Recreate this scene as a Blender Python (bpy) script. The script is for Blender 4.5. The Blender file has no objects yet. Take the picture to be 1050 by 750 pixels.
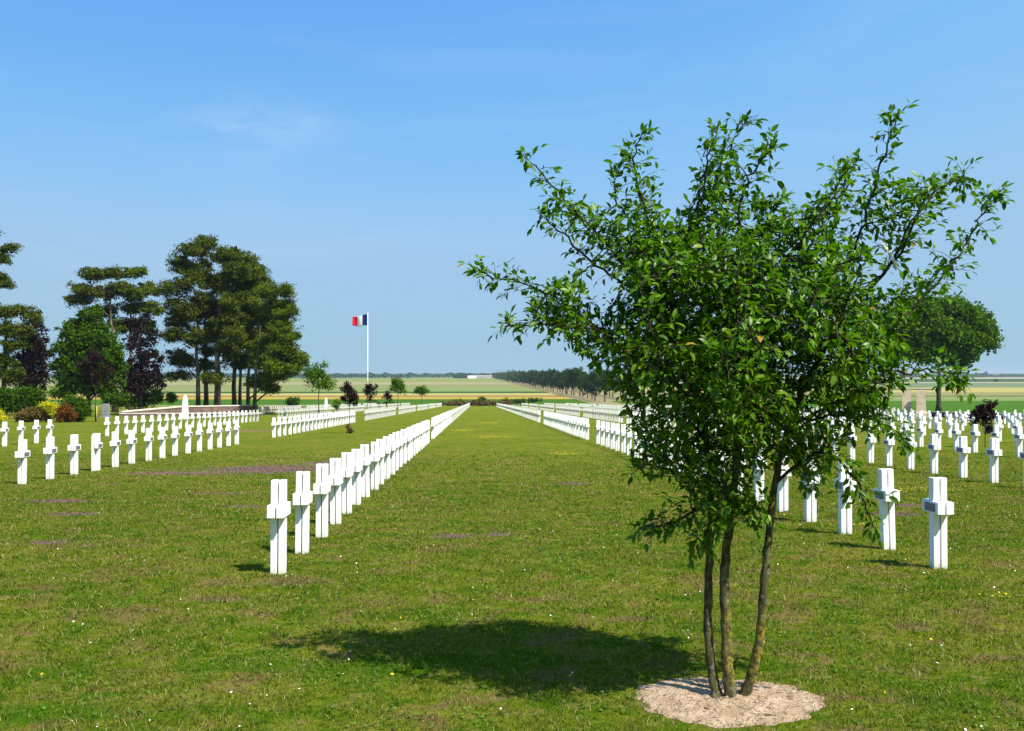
import bpy, bmesh, math, random
import numpy as np
from mathutils import Vector, Matrix, kdtree, noise as mnoise

random.seed(7)
rng = np.random.default_rng(7)
sc = bpy.context.scene
COL = sc.collection
R = math.radians

# ------------------------------------------------------------------ camera
CAMZ = 1.86
FPX = 1020.0
YAW = math.atan(35.6 / FPX)
PITCH = math.atan(9.0 / FPX)
Fv = Vector((math.sin(YAW) * math.cos(PITCH), math.cos(YAW) * math.cos(PITCH), math.sin(PITCH)))
Rv = Vector((math.cos(YAW), -math.sin(YAW), 0))
Uv = Rv.cross(Fv)
CP = Vector((0, 0, CAMZ))
cam_d = bpy.data.cameras.new('camera')
cam = bpy.data.objects.new('camera', cam_d)
COL.objects.link(cam)
cam.matrix_world = Matrix.Translation(CP) @ Matrix((Rv, Uv, -Fv)).transposed().to_4x4()
cam_d.sensor_width = 36
cam_d.lens = 36 * FPX / 1050
cam_d.clip_start = 0.1
cam_d.clip_end = 20000
sc.camera = cam


def at(px, py, d):
    return CP + Fv * d + Rv * ((px - 525) / FPX * d) + Uv * ((375 - py) / FPX * d)


def gz(y):
    """height of the land: a gentle fall through the cemetery, then the plain"""
    s = 0.0255
    if y < 270: return -s * y
    if y < 350:
        t = (y - 270) / 80
        return -s * 270 - s * 80 * (t - t * t / 2)
    z = -s * 270 - s * 40
    if y > 4500:
        t = min(1, (y - 4500) / 3000)
        z += 17 * t * t * (3 - 2 * t)
    return z


def ground(px, d):
    p = at(px, 384, d)
    return Vector((p.x, p.y, gz(p.y)))


# ------------------------------------------------------------------ object helpers
def tag(o, label=None, cat=None, group=None, kind=None):
    if label: o['label'] = label
    if cat: o['category'] = cat
    if group: o['group'] = group
    if kind: o['kind'] = kind
    return o


def empty(name, loc, label, cat, group=None, rz=0):
    o = bpy.data.objects.new(name, None)
    o.empty_display_size = 0.2
    COL.objects.link(o)
    o.location = loc
    o.rotation_euler = (0, 0, rz)
    return tag(o, label, cat, group)


def link(name, me, mats, parent=None):
    if not isinstance(mats, (list, tuple)): mats = [mats]
    if len(me.materials) == 0:
        for m in mats: me.materials.append(m)
    o = bpy.data.objects.new(name, me)
    COL.objects.link(o)
    if parent: o.parent = parent
    return o


def np_mesh(name, V, F, smooth=False, attr=None):
    """V (n,3); F list of (k,3) or (k,4) int arrays"""
    me = bpy.data.meshes.new(name)
    V = np.asarray(V, dtype=np.float32)
    F = [np.asarray(f, dtype=np.int32) for f in F if len(f)]
    nl = sum(f.size for f in F); nf = sum(len(f) for f in F)
    me.vertices.add(len(V)); me.loops.add(nl); me.polygons.add(nf)
    me.vertices.foreach_set('co', V.ravel())
    me.loops.foreach_set('vertex_index', np.concatenate([f.ravel() for f in F]))
    tot = np.concatenate([np.full(len(f), f.shape[1], dtype=np.int32) for f in F])
    st = np.zeros(nf, dtype=np.int32); st[1:] = np.cumsum(tot)[:-1]
    me.polygons.foreach_set('loop_start', st)
    if attr is not None:
        a = me.attributes.new('rnd', 'FLOAT', 'POINT')
        a.data.foreach_set('value', np.asarray(attr, dtype=np.float32))
    me.update(calc_edges=True)
    me.validate()
    if smooth:
        me.polygons.foreach_set('use_smooth', np.ones(nf, dtype=bool))
    return me


class MB:
    def __init__(s): s.v = []; s.f = []

    def box(s, x0, x1, y0, y1, z0, z1):
        b = len(s.v)
        s.v += [(x, y, z) for z in (z0, z1) for x, y in ((x0, y0), (x1, y0), (x1, y1), (x0, y1))]
        s.f += [tuple(b + i for i in q) for q in ((3, 2, 1, 0), (4, 5, 6, 7), (0, 1, 5, 4), (1, 2, 6, 5), (2, 3, 7, 6), (3, 0, 4, 7))]

    def tube(s, pts, rad, n=8, cap=True):
        pts = [Vector(p) for p in pts]
        b = len(s.v); m = len(pts)
        side = None
        for i, p in enumerate(pts):
            t = (pts[min(i + 1, m - 1)] - pts[max(i - 1, 0)])
            if t.length < 1e-9: t = Vector((0, 0, 1))
            t.normalize()
            if side is None:
                side = t.orthogonal().normalized()
            else:
                side = (side - t * side.dot(t))
                side = side.normalized() if side.length > 1e-6 else t.orthogonal().normalized()
            up = t.cross(side)
            for k in range(n):
                a = 2 * math.pi * k / n
                q = p + (side * math.cos(a) + up * math.sin(a)) * rad[i]
                s.v.append((q.x, q.y, q.z))
        for i in range(m - 1):
            for k in range(n):
                a = b + i * n + k; c = b + i * n + (k + 1) % n
                s.f.append((a, c, c + n, a + n))
        if cap:
            s.f.append(tuple(b + (m - 1) * n + k for k in range(n)))
            s.f.append(tuple(b + k for k in reversed(range(n))))

    def loft(s, rings):
        """rings: list of lists of points, equal length, closed"""
        b = len(s.v); n = len(rings[0])
        for r in rings: s.v += [tuple(p) for p in r]
        for i in range(len(rings) - 1):
            for k in range(n):
                a = b + i * n + k; c = b + i * n + (k + 1) % n
                s.f.append((a, c, c + n, a + n))
        s.f.append(tuple(b + k for k in reversed(range(n))))
        s.f.append(tuple(b + (len(rings) - 1) * n + k for k in range(n)))

    def mesh(s, name, smooth=False, bevel=0):
        me = bpy.data.meshes.new(name)
        me.from_pydata(s.v, [], s.f)
        if bevel:
            bm = bmesh.new(); bm.from_mesh(me)
            bmesh.ops.bevel(bm, geom=bm.edges[:], offset=bevel, segments=1, affect='EDGES')
            bm.to_mesh(me); bm.free()
        me.update()
        if smooth:
            for p in me.polygons: p.use_smooth = True
        return me

    def obj(s, name, mat, parent=None, smooth=False, bevel=0):
        return link(name, s.mesh(name, smooth, bevel), mat, parent)


# ------------------------------------------------------------------ materials
class NT:
    def __init__(s, name):
        s.m = bpy.data.materials.new(name); s.m.use_nodes = True
        s.t = s.m.node_tree; s.t.nodes.clear()
        s.out = s.n('ShaderNodeOutputMaterial')

    def n(s, typ, **kw):
        nd = s.t.nodes.new(typ)
        for k, v in kw.items(): setattr(nd, k, v)
        return nd

    def l(s, a, b): s.t.links.new(a, b)

    def put(s, sock, v):
        if hasattr(v, 'is_output') or isinstance(v, bpy.types.NodeSocket): s.l(v, sock)
        else:
            if isinstance(v, tuple) and len(v) == 3 and sock.type == 'RGBA': v = (*v, 1)
            sock.default_value = v

    def noise(s, scale, detail=3, vec=None, rough=0.55, dist=0):
        nd = s.n('ShaderNodeTexNoise')
        nd.inputs['Scale'].default_value = scale; nd.inputs['Detail'].default_value = detail
        nd.inputs['Roughness'].default_value = rough; nd.inputs['Distortion'].default_value = dist
        if vec: s.l(vec, nd.inputs['Vector'])
        return nd.outputs['Fac']

    def ramp(s, fac, lo, hi):
        nd = s.n('ShaderNodeMapRange'); nd.interpolation_type = 'SMOOTHSTEP'
        s.put(nd.inputs['Value'], fac)
        nd.inputs['From Min'].default_value = lo; nd.inputs['From Max'].default_value = hi
        return nd.outputs['Result']

    def mix(s, fac, a, b, blend='MIX'):
        nd = s.n('ShaderNodeMix', data_type='RGBA', blend_type=blend)
        s.put(nd.inputs['Factor'], fac); s.put(nd.inputs['A'], a) if False else None
        s.put(nd.inputs[6], a); s.put(nd.inputs[7], b)
        return nd.outputs[2]

    def math(s, op, a, b=0.0, c=None):
        nd = s.n('ShaderNodeMath', operation=op)
        s.put(nd.inputs[0], a); s.put(nd.inputs[1], b)
        if c is not None: s.put(nd.inputs[2], c)
        return nd.outputs[0]

    def pos(s): return s.n('ShaderNodeNewGeometry').outputs['Position']

    def obj(s): return s.n('ShaderNodeTexCoord').outputs['Object']

    def scaled(s, vec, sc3):
        nd = s.n('ShaderNodeMapping'); s.l(vec, nd.inputs['Vector']); nd.inputs['Scale'].default_value = sc3
        return nd.outputs['Vector']

    def bsdf(s, col, rough=0.8, spec=0.3, bump=None, bstr=0.3, bdist=0.01, metal=0.0):
        b = s.n('ShaderNodeBsdfPrincipled')
        s.put(b.inputs['Base Color'], col); s.put(b.inputs['Roughness'], rough)
        b.inputs['Specular IOR Level'].default_value = spec; b.inputs['Metallic'].default_value = metal
        if bump is not None:
            bn = s.n('ShaderNodeBump'); bn.inputs['Strength'].default_value = bstr; bn.inputs['Distance'].default_value = bdist
            s.l(bump, bn.inputs['Height']); s.l(bn.outputs['Normal'], b.inputs['Normal'])
        return b.outputs['BSDF']

    def done(s, sh): s.l(sh, s.out.inputs['Surface']); return s.m


def simple(name, col, rough=0.7, spec=0.3, var=0.15, scale=6, bstr=0.2, bdist=0.01, metal=0):
    t = NT(name)
    n1 = t.noise(scale, 5, t.obj())
    dark = tuple(c * (1 - var) for c in col); lite = tuple(min(1, c * (1 + var)) for c in col)
    c = t.mix(t.ramp(n1, 0.3, 0.7), dark, lite)
    return t.done(t.bsdf(c, rough, spec, t.noise(scale * 8, 3, t.obj()), bstr, bdist, metal))


def leafmat(name, c1, c2, c3=None, c3amt=0.0, rough=0.5, trans=0.35, spec=0.35, clump=0.6, tcol=None):
    """foliage: colour varies per leaf (attribute rnd) and by clump (object-space noise)"""
    t = NT(name)
    a = t.n('ShaderNodeAttribute', attribute_name='rnd').outputs['Fac']
    c = t.mix(a, c1, c2)
    n1 = t.noise(clump, 2, t.obj())
    c = t.mix(t.math('MULTIPLY', t.ramp(n1, 0.35, 0.7), 0.45), c, c2)
    if c3: c = t.mix(t.ramp(a, 1 - c3amt - 0.002, 1 - c3amt), c, c3)
    b = t.bsdf(c, rough, spec if name == 'ash_leaf' else .06)
    tr = t.n('ShaderNodeBsdfTranslucent')
    t.l(t.mix(1.0, c, tcol or (1.0, 1.25, 0.45), 'MULTIPLY'), tr.inputs['Color'])
    ms = t.n('ShaderNodeMixShader'); ms.inputs[0].default_value = trans
    t.l(b, ms.inputs[1]); t.l(tr.outputs[0], ms.inputs[2])
    return t.done(ms.outputs[0])


def gauss(t, vec, cx, cy, sx, sy):
    """soft patch mask on the lawn round a world point"""
    m = t.n('ShaderNodeMapping'); t.l(vec, m.inputs['Vector'])
    m.inputs['Location'].default_value = (-cx / sx, -cy / sy, 0); m.inputs['Scale'].default_value = (1 / sx, 1 / sy, 0)
    ln = t.n('ShaderNodeVectorMath', operation='LENGTH'); t.l(m.outputs['Vector'], ln.inputs[0])
    return t.ramp(ln.outputs['Value'], 1.15, 0.1)


# purple thyme patches, bare patches, yellow flower patches on the lawn (x, y, sx, sy)
PURPLE = [(-5.6, 27, 2.8, 2.8), (-7.9, 25.6, 1.7, .9), (-4.2, 29.5, 1.6, 1.6), (-7.0, 25.5, 1.2, .8), (-5.6, 13.2, .5, .3), (-.35, 13.6, .5, .35), (.25, 13.7, .4, .25), (6.7, 15.9, .8, .5),
          (-6.6, 16.5, .8, .4), (7.6, 17.2, .7, .4), (-7.7, 18.6, 1.0, .5), (-4.0, 17.5, .5, .3), (2.1, 22, .7, .5)]
BROWN = [(-1.45, 5.15, .35, .12), (-1.9, 10.3, .8, .5), (1.3, 8.4, .5, .2), (-5, 20, 1.4, .7), (3.0, 15, .9, .6), (8, 20, 1.6, .8), (-2.4, 9.4, .5, .3), (14, 40, 4, 3), (-14, 60, 4, 5),
         (3.6, 8.0, .4, .2), (-3.7, 42, 1.6, 3), (-4.2, 8.0, .7, .3)]
YELLOW = [(8.9, 20.2, 1.1, .7), (5.6, 14.5, .5, .4), (.7, 50, 1.6, 3), (1.0, 80, 2, 6), (-.9, 60, .8, 2), (3.0, 34, .7, 1.3), (4.9, 9.2, .2, .15)]
GREENER = [(-4.6, 9.8, 1.2, .35), (2.9, 6.0, .7, .4), (-.6, 7, 2.4, .5), (-2.6, 6.0, 1.5, .35), (1.8, 6.9, .9, .3)]


def lawn_color(t):
    p = t.pos()
    big = t.noise(0.28, 5, p, 0.62, 0.8)
    mid = t.noise(1.9, 5, p, 0.68, 0.6)
    fin = t.noise(16, 5, p, 0.75)
    mic = t.noise(75, 3, p, 0.7)
    g1 = (0.056, 0.124, 0.004); g2 = (0.170, 0.180, 0.016); g3 = (0.104, 0.146, 0.008); br = (0.195, 0.125, 0.055); dk = (0.026, 0.060, 0.003)
    c = t.mix(t.ramp(big, 0.36, 0.66), g3, g2)
    c = t.mix(t.math('MULTIPLY', t.ramp(mid, 0.46, 0.62), 0.85), c, g1)
    c = t.mix(t.math('MULTIPLY', t.ramp(mid, 0.485, 0.35), 0.8), c, br)
    md2 = t.noise(5.5, 4, p, 0.7, 0.4)
    c = t.mix(t.math('MULTIPLY', t.ramp(md2, 0.52, 0.66), 0.75), c, (0.21, 0.18, 0.048))
    c = t.mix(t.math('MULTIPLY', t.ramp(md2, 0.44, 0.32), 0.75), c, (0.030, 0.085, 0.002))
    c = t.mix(t.math('MULTIPLY', t.ramp(fin, 0.50, 0.66), 0.75), c, dk)
    c = t.mix(t.math('MULTIPLY', t.ramp(fin, 0.46, 0.34), 0.55), c, (0.25, 0.215, 0.04))

    def patches(lst, thr0, thr1, nz):
        acc = None
        for (x, y, a, b) in lst:
            g = gauss(t, p, x, y, a, b)
            acc = g if acc is None else t.math('MAXIMUM', acc, g)
        s = t.math('MULTIPLY_ADD', nz, 2.0, acc)
        return t.ramp(s, thr0, thr1)
    nz2 = t.noise(3.5, 5, p, 0.7)
    nz3 = t.noise(22, 4, p, 0.7)
    mix2 = t.math('MULTIPLY_ADD', nz2, 0.5, t.math('MULTIPLY', nz3, 0.5))
    c = t.mix(t.math('MULTIPLY', patches(GREENER, 1.5, 1.9, mix2), 0.7), c, (0.045, 0.115, 0.003))
    c = t.mix(t.math('MULTIPLY', patches(BROWN, 1.55, 1.95, mix2), 0.65), c, (0.20, 0.12, 0.07))
    c = t.mix(t.math('MULTIPLY', patches(PURPLE, 1.38, 1.9, mix2), 0.7), c, (0.200, 0.095, 0.130))
    c = t.mix(t.math('MULTIPLY', patches(YELLOW, 1.7, 2.2, mix2), 0.35), c, (0.33, 0.27, 0.01))
    # fine noise scales the turf colour lighter and darker all over
    v = t.math('MULTIPLY_ADD', mic, 1.5, 0.22)
    vv = t.n('ShaderNodeCombineColor'); [t.l(v, vv.inputs[i]) for i in range(3)]
    return t.mix(1.0, c, vv.outputs[0], 'MULTIPLY'), fin, mic


def lawn_mat():
    t = NT('lawn_turf')
    c, fin, mic = lawn_color(t)
    h = t.math('MULTIPLY_ADD', mic, 0.6, fin)
    return t.done(t.bsdf(c, 0.95, 0.0, h, 0.8, 0.06))


def blade_mat():
    t = NT('grass_blades')
    c, fin, mic = lawn_color(t)
    a = t.n('ShaderNodeAttribute', attribute_name='rnd').outputs['Fac']
    c = t.mix(t.math('MULTIPLY', t.ramp(a, 0.55, 0.80), .6), c, (0.105, 0.155, 0.016))
    c = t.mix(t.math('MULTIPLY', t.ramp(a, 0.87, 0.93), 0.85), c, (0.36, 0.31, 0.13))
    c = t.mix(t.math('MULTIPLY', t.ramp(a, 0.22, 0.08), 0.6), c, (0.020, 0.048, 0.003))
    b = t.bsdf(c, 0.7, 0.08)
    tr = t.n('ShaderNodeBsdfTranslucent'); t.l(t.mix(1.0, c, (1.1, 1.3, 0.4), 'MULTIPLY'), tr.inputs['Color'])
    ms = t.n('ShaderNodeMixShader'); ms.inputs[0].default_value = 0.35
    t.l(b, ms.inputs[1]); t.l(tr.outputs[0], ms.inputs[2])
    return t.done(ms.outputs[0])


def field_mat(name, col, col2=None, stripe=0.0, sc3=(0.004, 0.02, 1)):
    t = NT(name)
    p = t.scaled(t.pos(), sc3)
    n1 = t.noise(1.0, 5, p, 0.6)
    n2 = t.noise(0.5, 4, t.pos(), 0.7)
    col2 = col2 or tuple(c * 0.75 for c in col)
    col = tuple(c * .60 for c in col); col2 = tuple(c * .60 for c in col2)
    c = t.mix(t.ramp(n1, 0.35, 0.65), col, col2)
    c = t.mix(t.math('MULTIPLY', n2, 0.35), c, tuple(x * 0.6 for x in col))
    return t.done(t.bsdf(c, 0.95, 0.05))


def bark_mat(name, c1, c2, scale=14, lichen=False):
    t = NT(name)
    o = t.obj()
    n1 = t.noise(scale, 6, t.scaled(o, (1, 1, 0.45)), 0.7)
    c = t.mix(t.ramp(n1, 0.38, 0.62), c1, c2)
    if lichen:
        n3 = t.noise(26, 4, o, 0.7)
        c = t.mix(t.math('MULTIPLY', t.ramp(n3, 0.54, 0.64), 0.6), c, (0.22, 0.23, 0.17))
        sp = t.n('ShaderNodeSeparateXYZ'); t.l(o, sp.inputs[0])
        zz = t.math('MULTIPLY', t.ramp(sp.outputs[2], 0.05, 0.16), t.ramp(sp.outputs[2], 0.62, 0.45))
        n4 = t.noise(30, 6, o, 0.8)
        f = t.math('MULTIPLY', t.math('MULTIPLY', zz, t.ramp(n4, 0.47, 0.60)), t.ramp(sp.outputs[0], -0.10, 0.0))
        c = t.mix(t.math('MULTIPLY', f, .95), c, (0.32, 0.25, 0.012))
    return t.done(t.bsdf(c, 0.9, 0.15, n1, 0.8, 0.02))


M = {}
M['cross'] = None
t = NT('white_painted_concrete')
n1 = t.noise(3.0, 5, t.obj(), 0.7)
n2 = t.noise(40, 3, t.obj())
st = t.noise(1.0, 5, t.scaled(t.pos(), (6, 6, 1.2)), 0.7)
c = t.mix(t.math('MULTIPLY', t.ramp(st, 0.5, 0.75), 0.5), (0.80, 0.80, 0.78), (0.50, 0.51, 0.46))
n7 = t.noise(9, 6, t.pos(), 0.75)
c = t.mix(t.math('MULTIPLY', t.ramp(n7, .60, .72), .4), c, (0.42, 0.43, 0.36))
sp = t.n('ShaderNodeSeparateXYZ'); t.l(t.obj(), sp.inputs[0])
c = t.mix(t.math('MULTIPLY', t.ramp(t.math('MULTIPLY_ADD', n1, 0.10, sp.outputs[2]), 0.18, 0.04), 0.45), c, (0.30, 0.30, 0.18))
M['cross'] = t.done(t.bsdf(c, 0.55, 0.35, n2, 0.15, 0.004))
M['plate'] = simple('grave_plate_metal', (0.13, 0.135, 0.15), 0.5, 0.5, 0.3, 60, 0.3, 0.002, 0.0)
M['stone_pale'] = simple('pale_stone', (0.48, 0.45, 0.39), 0.8, 0.2, 0.12, 2, 0.3)
M['stone_beige'] = simple('beige_stone', (0.58, 0.44, 0.33), 0.85, 0.2, 0.15, 1.5, 0.4, 0.03)
M['stone_grey'] = simple('grey_stone', (0.20, 0.21, 0.22), 0.8, 0.2, 0.2, 2, 0.3)
M['wall_dark'] = simple('dark_rubble_wall', (0.09, 0.055, 0.055), 0.9, 0.1, 0.4, 2, 0.5, 0.05)
M['wall_pink'] = simple('pinkish_wall', (0.17, 0.115, 0.10), 0.9, 0.1, 0.25, 1.5, 0.5, 0.03)
M['coping'] = simple('pale_coping', (0.58, 0.53, 0.46), 0.8, 0.2, 0.08, 2, 0.2)
M['pole'] = simple('white_painted_pole', (0.75, 0.76, 0.78), 0.35, 0.5, 0.04, 3)
M['wood_stake'] = simple('wooden_stake', (0.42, 0.30, 0.12), 0.8, 0.2, 0.2, 8)
M['bark'] = bark_mat('smooth_lichened_bark', (0.036, 0.034, 0.013), (0.115, 0.100, 0.040), 22, True)
M['twig'] = bark_mat('twig_bark', (0.022, 0.024, 0.010), (0.050, 0.045, 0.022), 20)
M['pinebark'] = bark_mat('pine_bark', (0.055, 0.042, 0.034), (0.20, 0.145, 0.115), 1.6)
M['darkbark'] = bark_mat('dark_bark', (0.035, 0.028, 0.022), (0.10, 0.085, 0.065), 2.5)
M['leaf_main'] = leafmat('ash_leaf', (0.022, 0.084, 0.001), (0.130, 0.255, 0.002), (0.34, 0.22, 0.02), 0.006, 0.42, 0.40, 0.35, 2.0)
M['leaf_green'] = leafmat('maple_leaf', (0.022, 0.064, 0.001), (0.064, 0.128, 0.002), None, 0, 0.55, 0.3, 0.3, 0.25)
M['leaf_broad'] = leafmat('broadleaf', (0.036, 0.098, 0.001), (0.100, 0.185, 0.003), None, 0, 0.55, 0.3, 0.3, 0.25)
M['leaf_pine'] = leafmat('pine_needles', (0.018, 0.040, 0.003), (0.085, 0.115, 0.007), (0.15, 0.10, 0.03), 0.08, 0.7, 0.15, 0.2, 0.22)
M['leaf_pine2'] = leafmat('pine_needles_bright', (0.026, 0.056, 0.003), (0.120, 0.160, 0.006), None, 0, 0.7, 0.15, 0.2, 0.22)
M['leaf_copper'] = leafmat('copper_leaf', (0.010, 0.007, 0.006), (0.030, 0.016, 0.015), None, 0, 0.5, 0.2, 0.35, 0.4, (1.3, .6, .6))
M['leaf_avenue'] = leafmat('avenue_leaf', (0.012, 0.040, 0.006), (0.034, 0.072, 0.008), None, 0, 0.6, 0.2, 0.2, 0.1)
M['leaf_hedge'] = leafmat('hedge_leaf', (0.022, 0.062, 0.001), (0.055, 0.115, 0.002), None, 0, 0.6, 0.2, 0.2, 0.5)
M['leaf_brownhedge'] = leafmat('bronze_hedge_leaf', (0.10, 0.055, 0.018), (0.17, 0.12, 0.035), None, 0, 0.6, 0.2, 0.2, 0.5)
M['leaf_yellow'] = leafmat('yellow_shrub_leaf', (0.30, 0.30, 0.015), (0.62, 0.55, 0.02), None, 0, 0.6, 0.3, 0.2, 0.5)
M['leaf_rust'] = leafmat('rust_shrub_leaf', (0.09, 0.035, 0.010), (0.20, 0.080, 0.015), None, 0, 0.6, 0.25, 0.2, 0.5)
M['leaf_lime'] = leafmat('lime_shrub_leaf', (0.06, 0.14, 0.012), (0.15, 0.24, 0.02), None, 0, 0.6, 0.3, 0.2, 0.5)
M['leaf_far'] = leafmat('far_wood_leaf', (0.016, 0.045, 0.020), (0.030, 0.070, 0.026), None, 0, 0.8, 0.1, 0.1, 0.02)

# ------------------------------------------------------------------ world + sun
w = bpy.data.worlds.new('World'); sc.world = w; w.use_nodes = True
wt = w.node_tree; wt.nodes.clear()
SUNV = Vector((0.55, -0.50, 1.0)).normalized()
el = math.asin(SUNV.z); az = math.atan2(SUNV.x, SUNV.y)
SKYFIT = ((323.0, 3.2, .180, .06), (7.65, 1.8, .290, .08), (.515, .1, .47, .02))
sky = wt.nodes.new('ShaderNodeTexSky'); sky.sky_type = 'NISHITA'; sky.sun_disc = False
sky.sun_elevation = el; sky.sun_rotation = az
sky.altitude = 100; sky.air_density = 1.0; sky.dust_density = 0.0; sky.ozone_density = 5.0
tc0 = wt.nodes.new('ShaderNodeTexCoord')
mp0 = wt.nodes.new('ShaderNodeMapping'); mp0.inputs['Scale'].default_value = (1, 1, 1.0); mp0.inputs['Location'].default_value = (0, 0, .35)
nm0 = wt.nodes.new('ShaderNodeVectorMath'); nm0.operation = 'NORMALIZE'
wt.links.new(tc0.outputs['Generated'], mp0.inputs['Vector']); wt.links.new(mp0.outputs[0], nm0.inputs[0]); wt.links.new(nm0.outputs[0], sky.inputs['Vector'])
sep0 = wt.nodes.new('ShaderNodeSeparateColor'); cmb0 = wt.nodes.new('ShaderNodeCombineColor'); wt.links.new(sky.outputs[0], sep0.inputs[0])
for ch, (A_, p__, cap_, sm_) in enumerate(SKYFIT):
    m0 = wt.nodes.new('ShaderNodeMath'); m0.operation = 'MULTIPLY'; m0.inputs[1].default_value = .1; wt.links.new(sep0.outputs[ch], m0.inputs[0])
    m1 = wt.nodes.new('ShaderNodeMath'); m1.operation = 'POWER'; m1.inputs[1].default_value = p__; wt.links.new(m0.outputs[0], m1.inputs[0])
    m2_ = wt.nodes.new('ShaderNodeMath'); m2_.operation = 'MULTIPLY'; m2_.inputs[1].default_value = A_ * 10; wt.links.new(m1.outputs[0], m2_.inputs[0])
    m3_ = wt.nodes.new('ShaderNodeMath'); m3_.operation = 'SMOOTH_MIN'; m3_.inputs[1].default_value = cap_ * 10; m3_.inputs[2].default_value = sm_ * 10; wt.links.new(m2_.outputs[0], m3_.inputs[0])
    if ch == 2:
        m5_ = wt.nodes.new('ShaderNodeMath'); m5_.operation = 'POWER'; m5_.inputs[1].default_value = -.9; wt.links.new(m0.outputs[0], m5_.inputs[0])
        m6_ = wt.nodes.new('ShaderNodeMath'); m6_.operation = 'MULTIPLY'; m6_.inputs[1].default_value = 1.66; wt.links.new(m5_.outputs[0], m6_.inputs[0])
        wt.links.new(m6_.outputs[0], m3_.inputs[1])
    wt.links.new(m3_.outputs[0], cmb0.inputs[ch])
# thin cirrus wisp high on the left
tc = wt.nodes.new('ShaderNodeTexCoord')
cdir = (at(268, 128, 1) - CP).normalized()
mp = wt.nodes.new('ShaderNodeMapping'); wt.links.new(tc.outputs['Generated'], mp.inputs['Vector'])
mp.inputs['Scale'].default_value = (10, 10, 34); mp.inputs['Rotation'].default_value = (0, 0.22, 0)
nz = wt.nodes.new('ShaderNodeTexNoise'); nz.inputs['Scale'].default_value = 1.0; nz.inputs['Detail'].default_value = 6; nz.inputs['Roughness'].default_value = .6
wt.links.new(mp.outputs[0], nz.inputs['Vector'])
sub = wt.nodes.new('ShaderNodeVectorMath'); sub.operation = 'SUBTRACT'; sub.inputs[1].default_value = cdir
wt.links.new(tc.outputs['Generated'], sub.inputs[0])
scl = wt.nodes.new('ShaderNodeVectorMath'); scl.operation = 'MULTIPLY'; scl.inputs[1].default_value = (11, 11, 30)
wt.links.new(sub.outputs[0], scl.inputs[0])
ln = wt.nodes.new('ShaderNodeVectorMath'); ln.operation = 'LENGTH'; wt.links.new(scl.outputs[0], ln.inputs[0])
mr = wt.nodes.new('ShaderNodeMapRange'); mr.interpolation_type = 'SMOOTHSTEP'
mr.inputs['From Min'].default_value = 1.25; mr.inputs['From Max'].default_value = 0.2
wt.links.new(ln.outputs['Value'], mr.inputs['Value'])
mr2 = wt.nodes.new('ShaderNodeMapRange'); mr2.inputs['From Min'].default_value = .42; mr2.inputs['From Max'].default_value = .75
wt.links.new(nz.outputs['Fac'], mr2.inputs['Value'])
mm = wt.nodes.new('ShaderNodeMath'); mm.operation = 'MULTIPLY'; wt.links.new(mr.outputs[0], mm.inputs[0]); wt.links.new(mr2.outputs[0], mm.inputs[1])
mp9 = wt.nodes.new('ShaderNodeMapping'); wt.links.new(tc.outputs['Generated'], mp9.inputs['Vector']); mp9.inputs['Scale'].default_value = (2.2, 2.2, 13); mp9.inputs['Rotation'].default_value = (0, .12, 0)
nz9 = wt.nodes.new('ShaderNodeTexNoise'); nz9.inputs['Scale'].default_value = 1.0; nz9.inputs['Detail'].default_value = 6; nz9.inputs['Roughness'].default_value = .62; nz9.inputs['Distortion'].default_value = .5
wt.links.new(mp9.outputs[0], nz9.inputs['Vector'])
mr9 = wt.nodes.new('ShaderNodeMapRange'); mr9.inputs['From Min'].default_value = .48; mr9.inputs['From Max'].default_value = .8; mr9.inputs['To Max'].default_value = .11
wt.links.new(nz9.outputs['Fac'], mr9.inputs['Value'])
mm1 = wt.nodes.new('ShaderNodeMath'); mm1.operation = 'MULTIPLY'; wt.links.new(mm.outputs[0], mm1.inputs[0]); mm1.inputs[1].default_value = 0.26
mm2 = wt.nodes.new('ShaderNodeMath'); mm2.operation = 'ADD'; wt.links.new(mm1.outputs[0], mm2.inputs[0]); wt.links.new(mr9.outputs[0], mm2.inputs[1])
mxs = wt.nodes.new('ShaderNodeMix'); mxs.data_type = 'RGBA'
wt.links.new(mm2.outputs[0], mxs.inputs['Factor']); wt.links.new(cmb0.outputs[0], mxs.inputs[6]); mxs.inputs[7].default_value = (4.2, 4.7, 5.2, 1)
bg = wt.nodes.new('ShaderNodeBackground'); bg.inputs['Strength'].default_value = 0.10
wo = wt.nodes.new('ShaderNodeOutputWorld')
wt.links.new(mxs.outputs[2], bg.inputs['Color']); wt.links.new(bg.outputs[0], wo.inputs['Surface'])
sd = bpy.data.lights.new('sun', 'SUN'); sd.energy = 4.6; sd.angle = R(0.53); sd.color = (1.0, 0.95, 0.87)
so = bpy.data.objects.new('sun', sd); COL.objects.link(so)
so.rotation_euler = (-SUNV).to_track_quat('-Z', 'Y').to_euler(); so.location = (20, -20, 40)
sc.view_settings.view_transform = 'Standard'; sc.view_settings.look = 'None'
sc.view_settings.exposure = 1.0; sc.view_settings.gamma = 1.0

# ------------------------------------------------------------------ land
YB = [-60, 0, 60, 120, 180, 240, 270, 280, 290]


def strip(name, x0, x1, ys, mat):
    V = []; F = []
    xs = [x0, x1]
    for y in ys:
        for x in xs: V.append((x, y, gz(y)))
    for i in range(len(ys) - 1):
        a = 2 * i; F.append((a, a + 1, a + 3, a + 2))
    me = bpy.data.meshes.new(name); me.from_pydata(V, [], F); me.update()
    return tag(link(name, me, mat), kind='structure')


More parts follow.
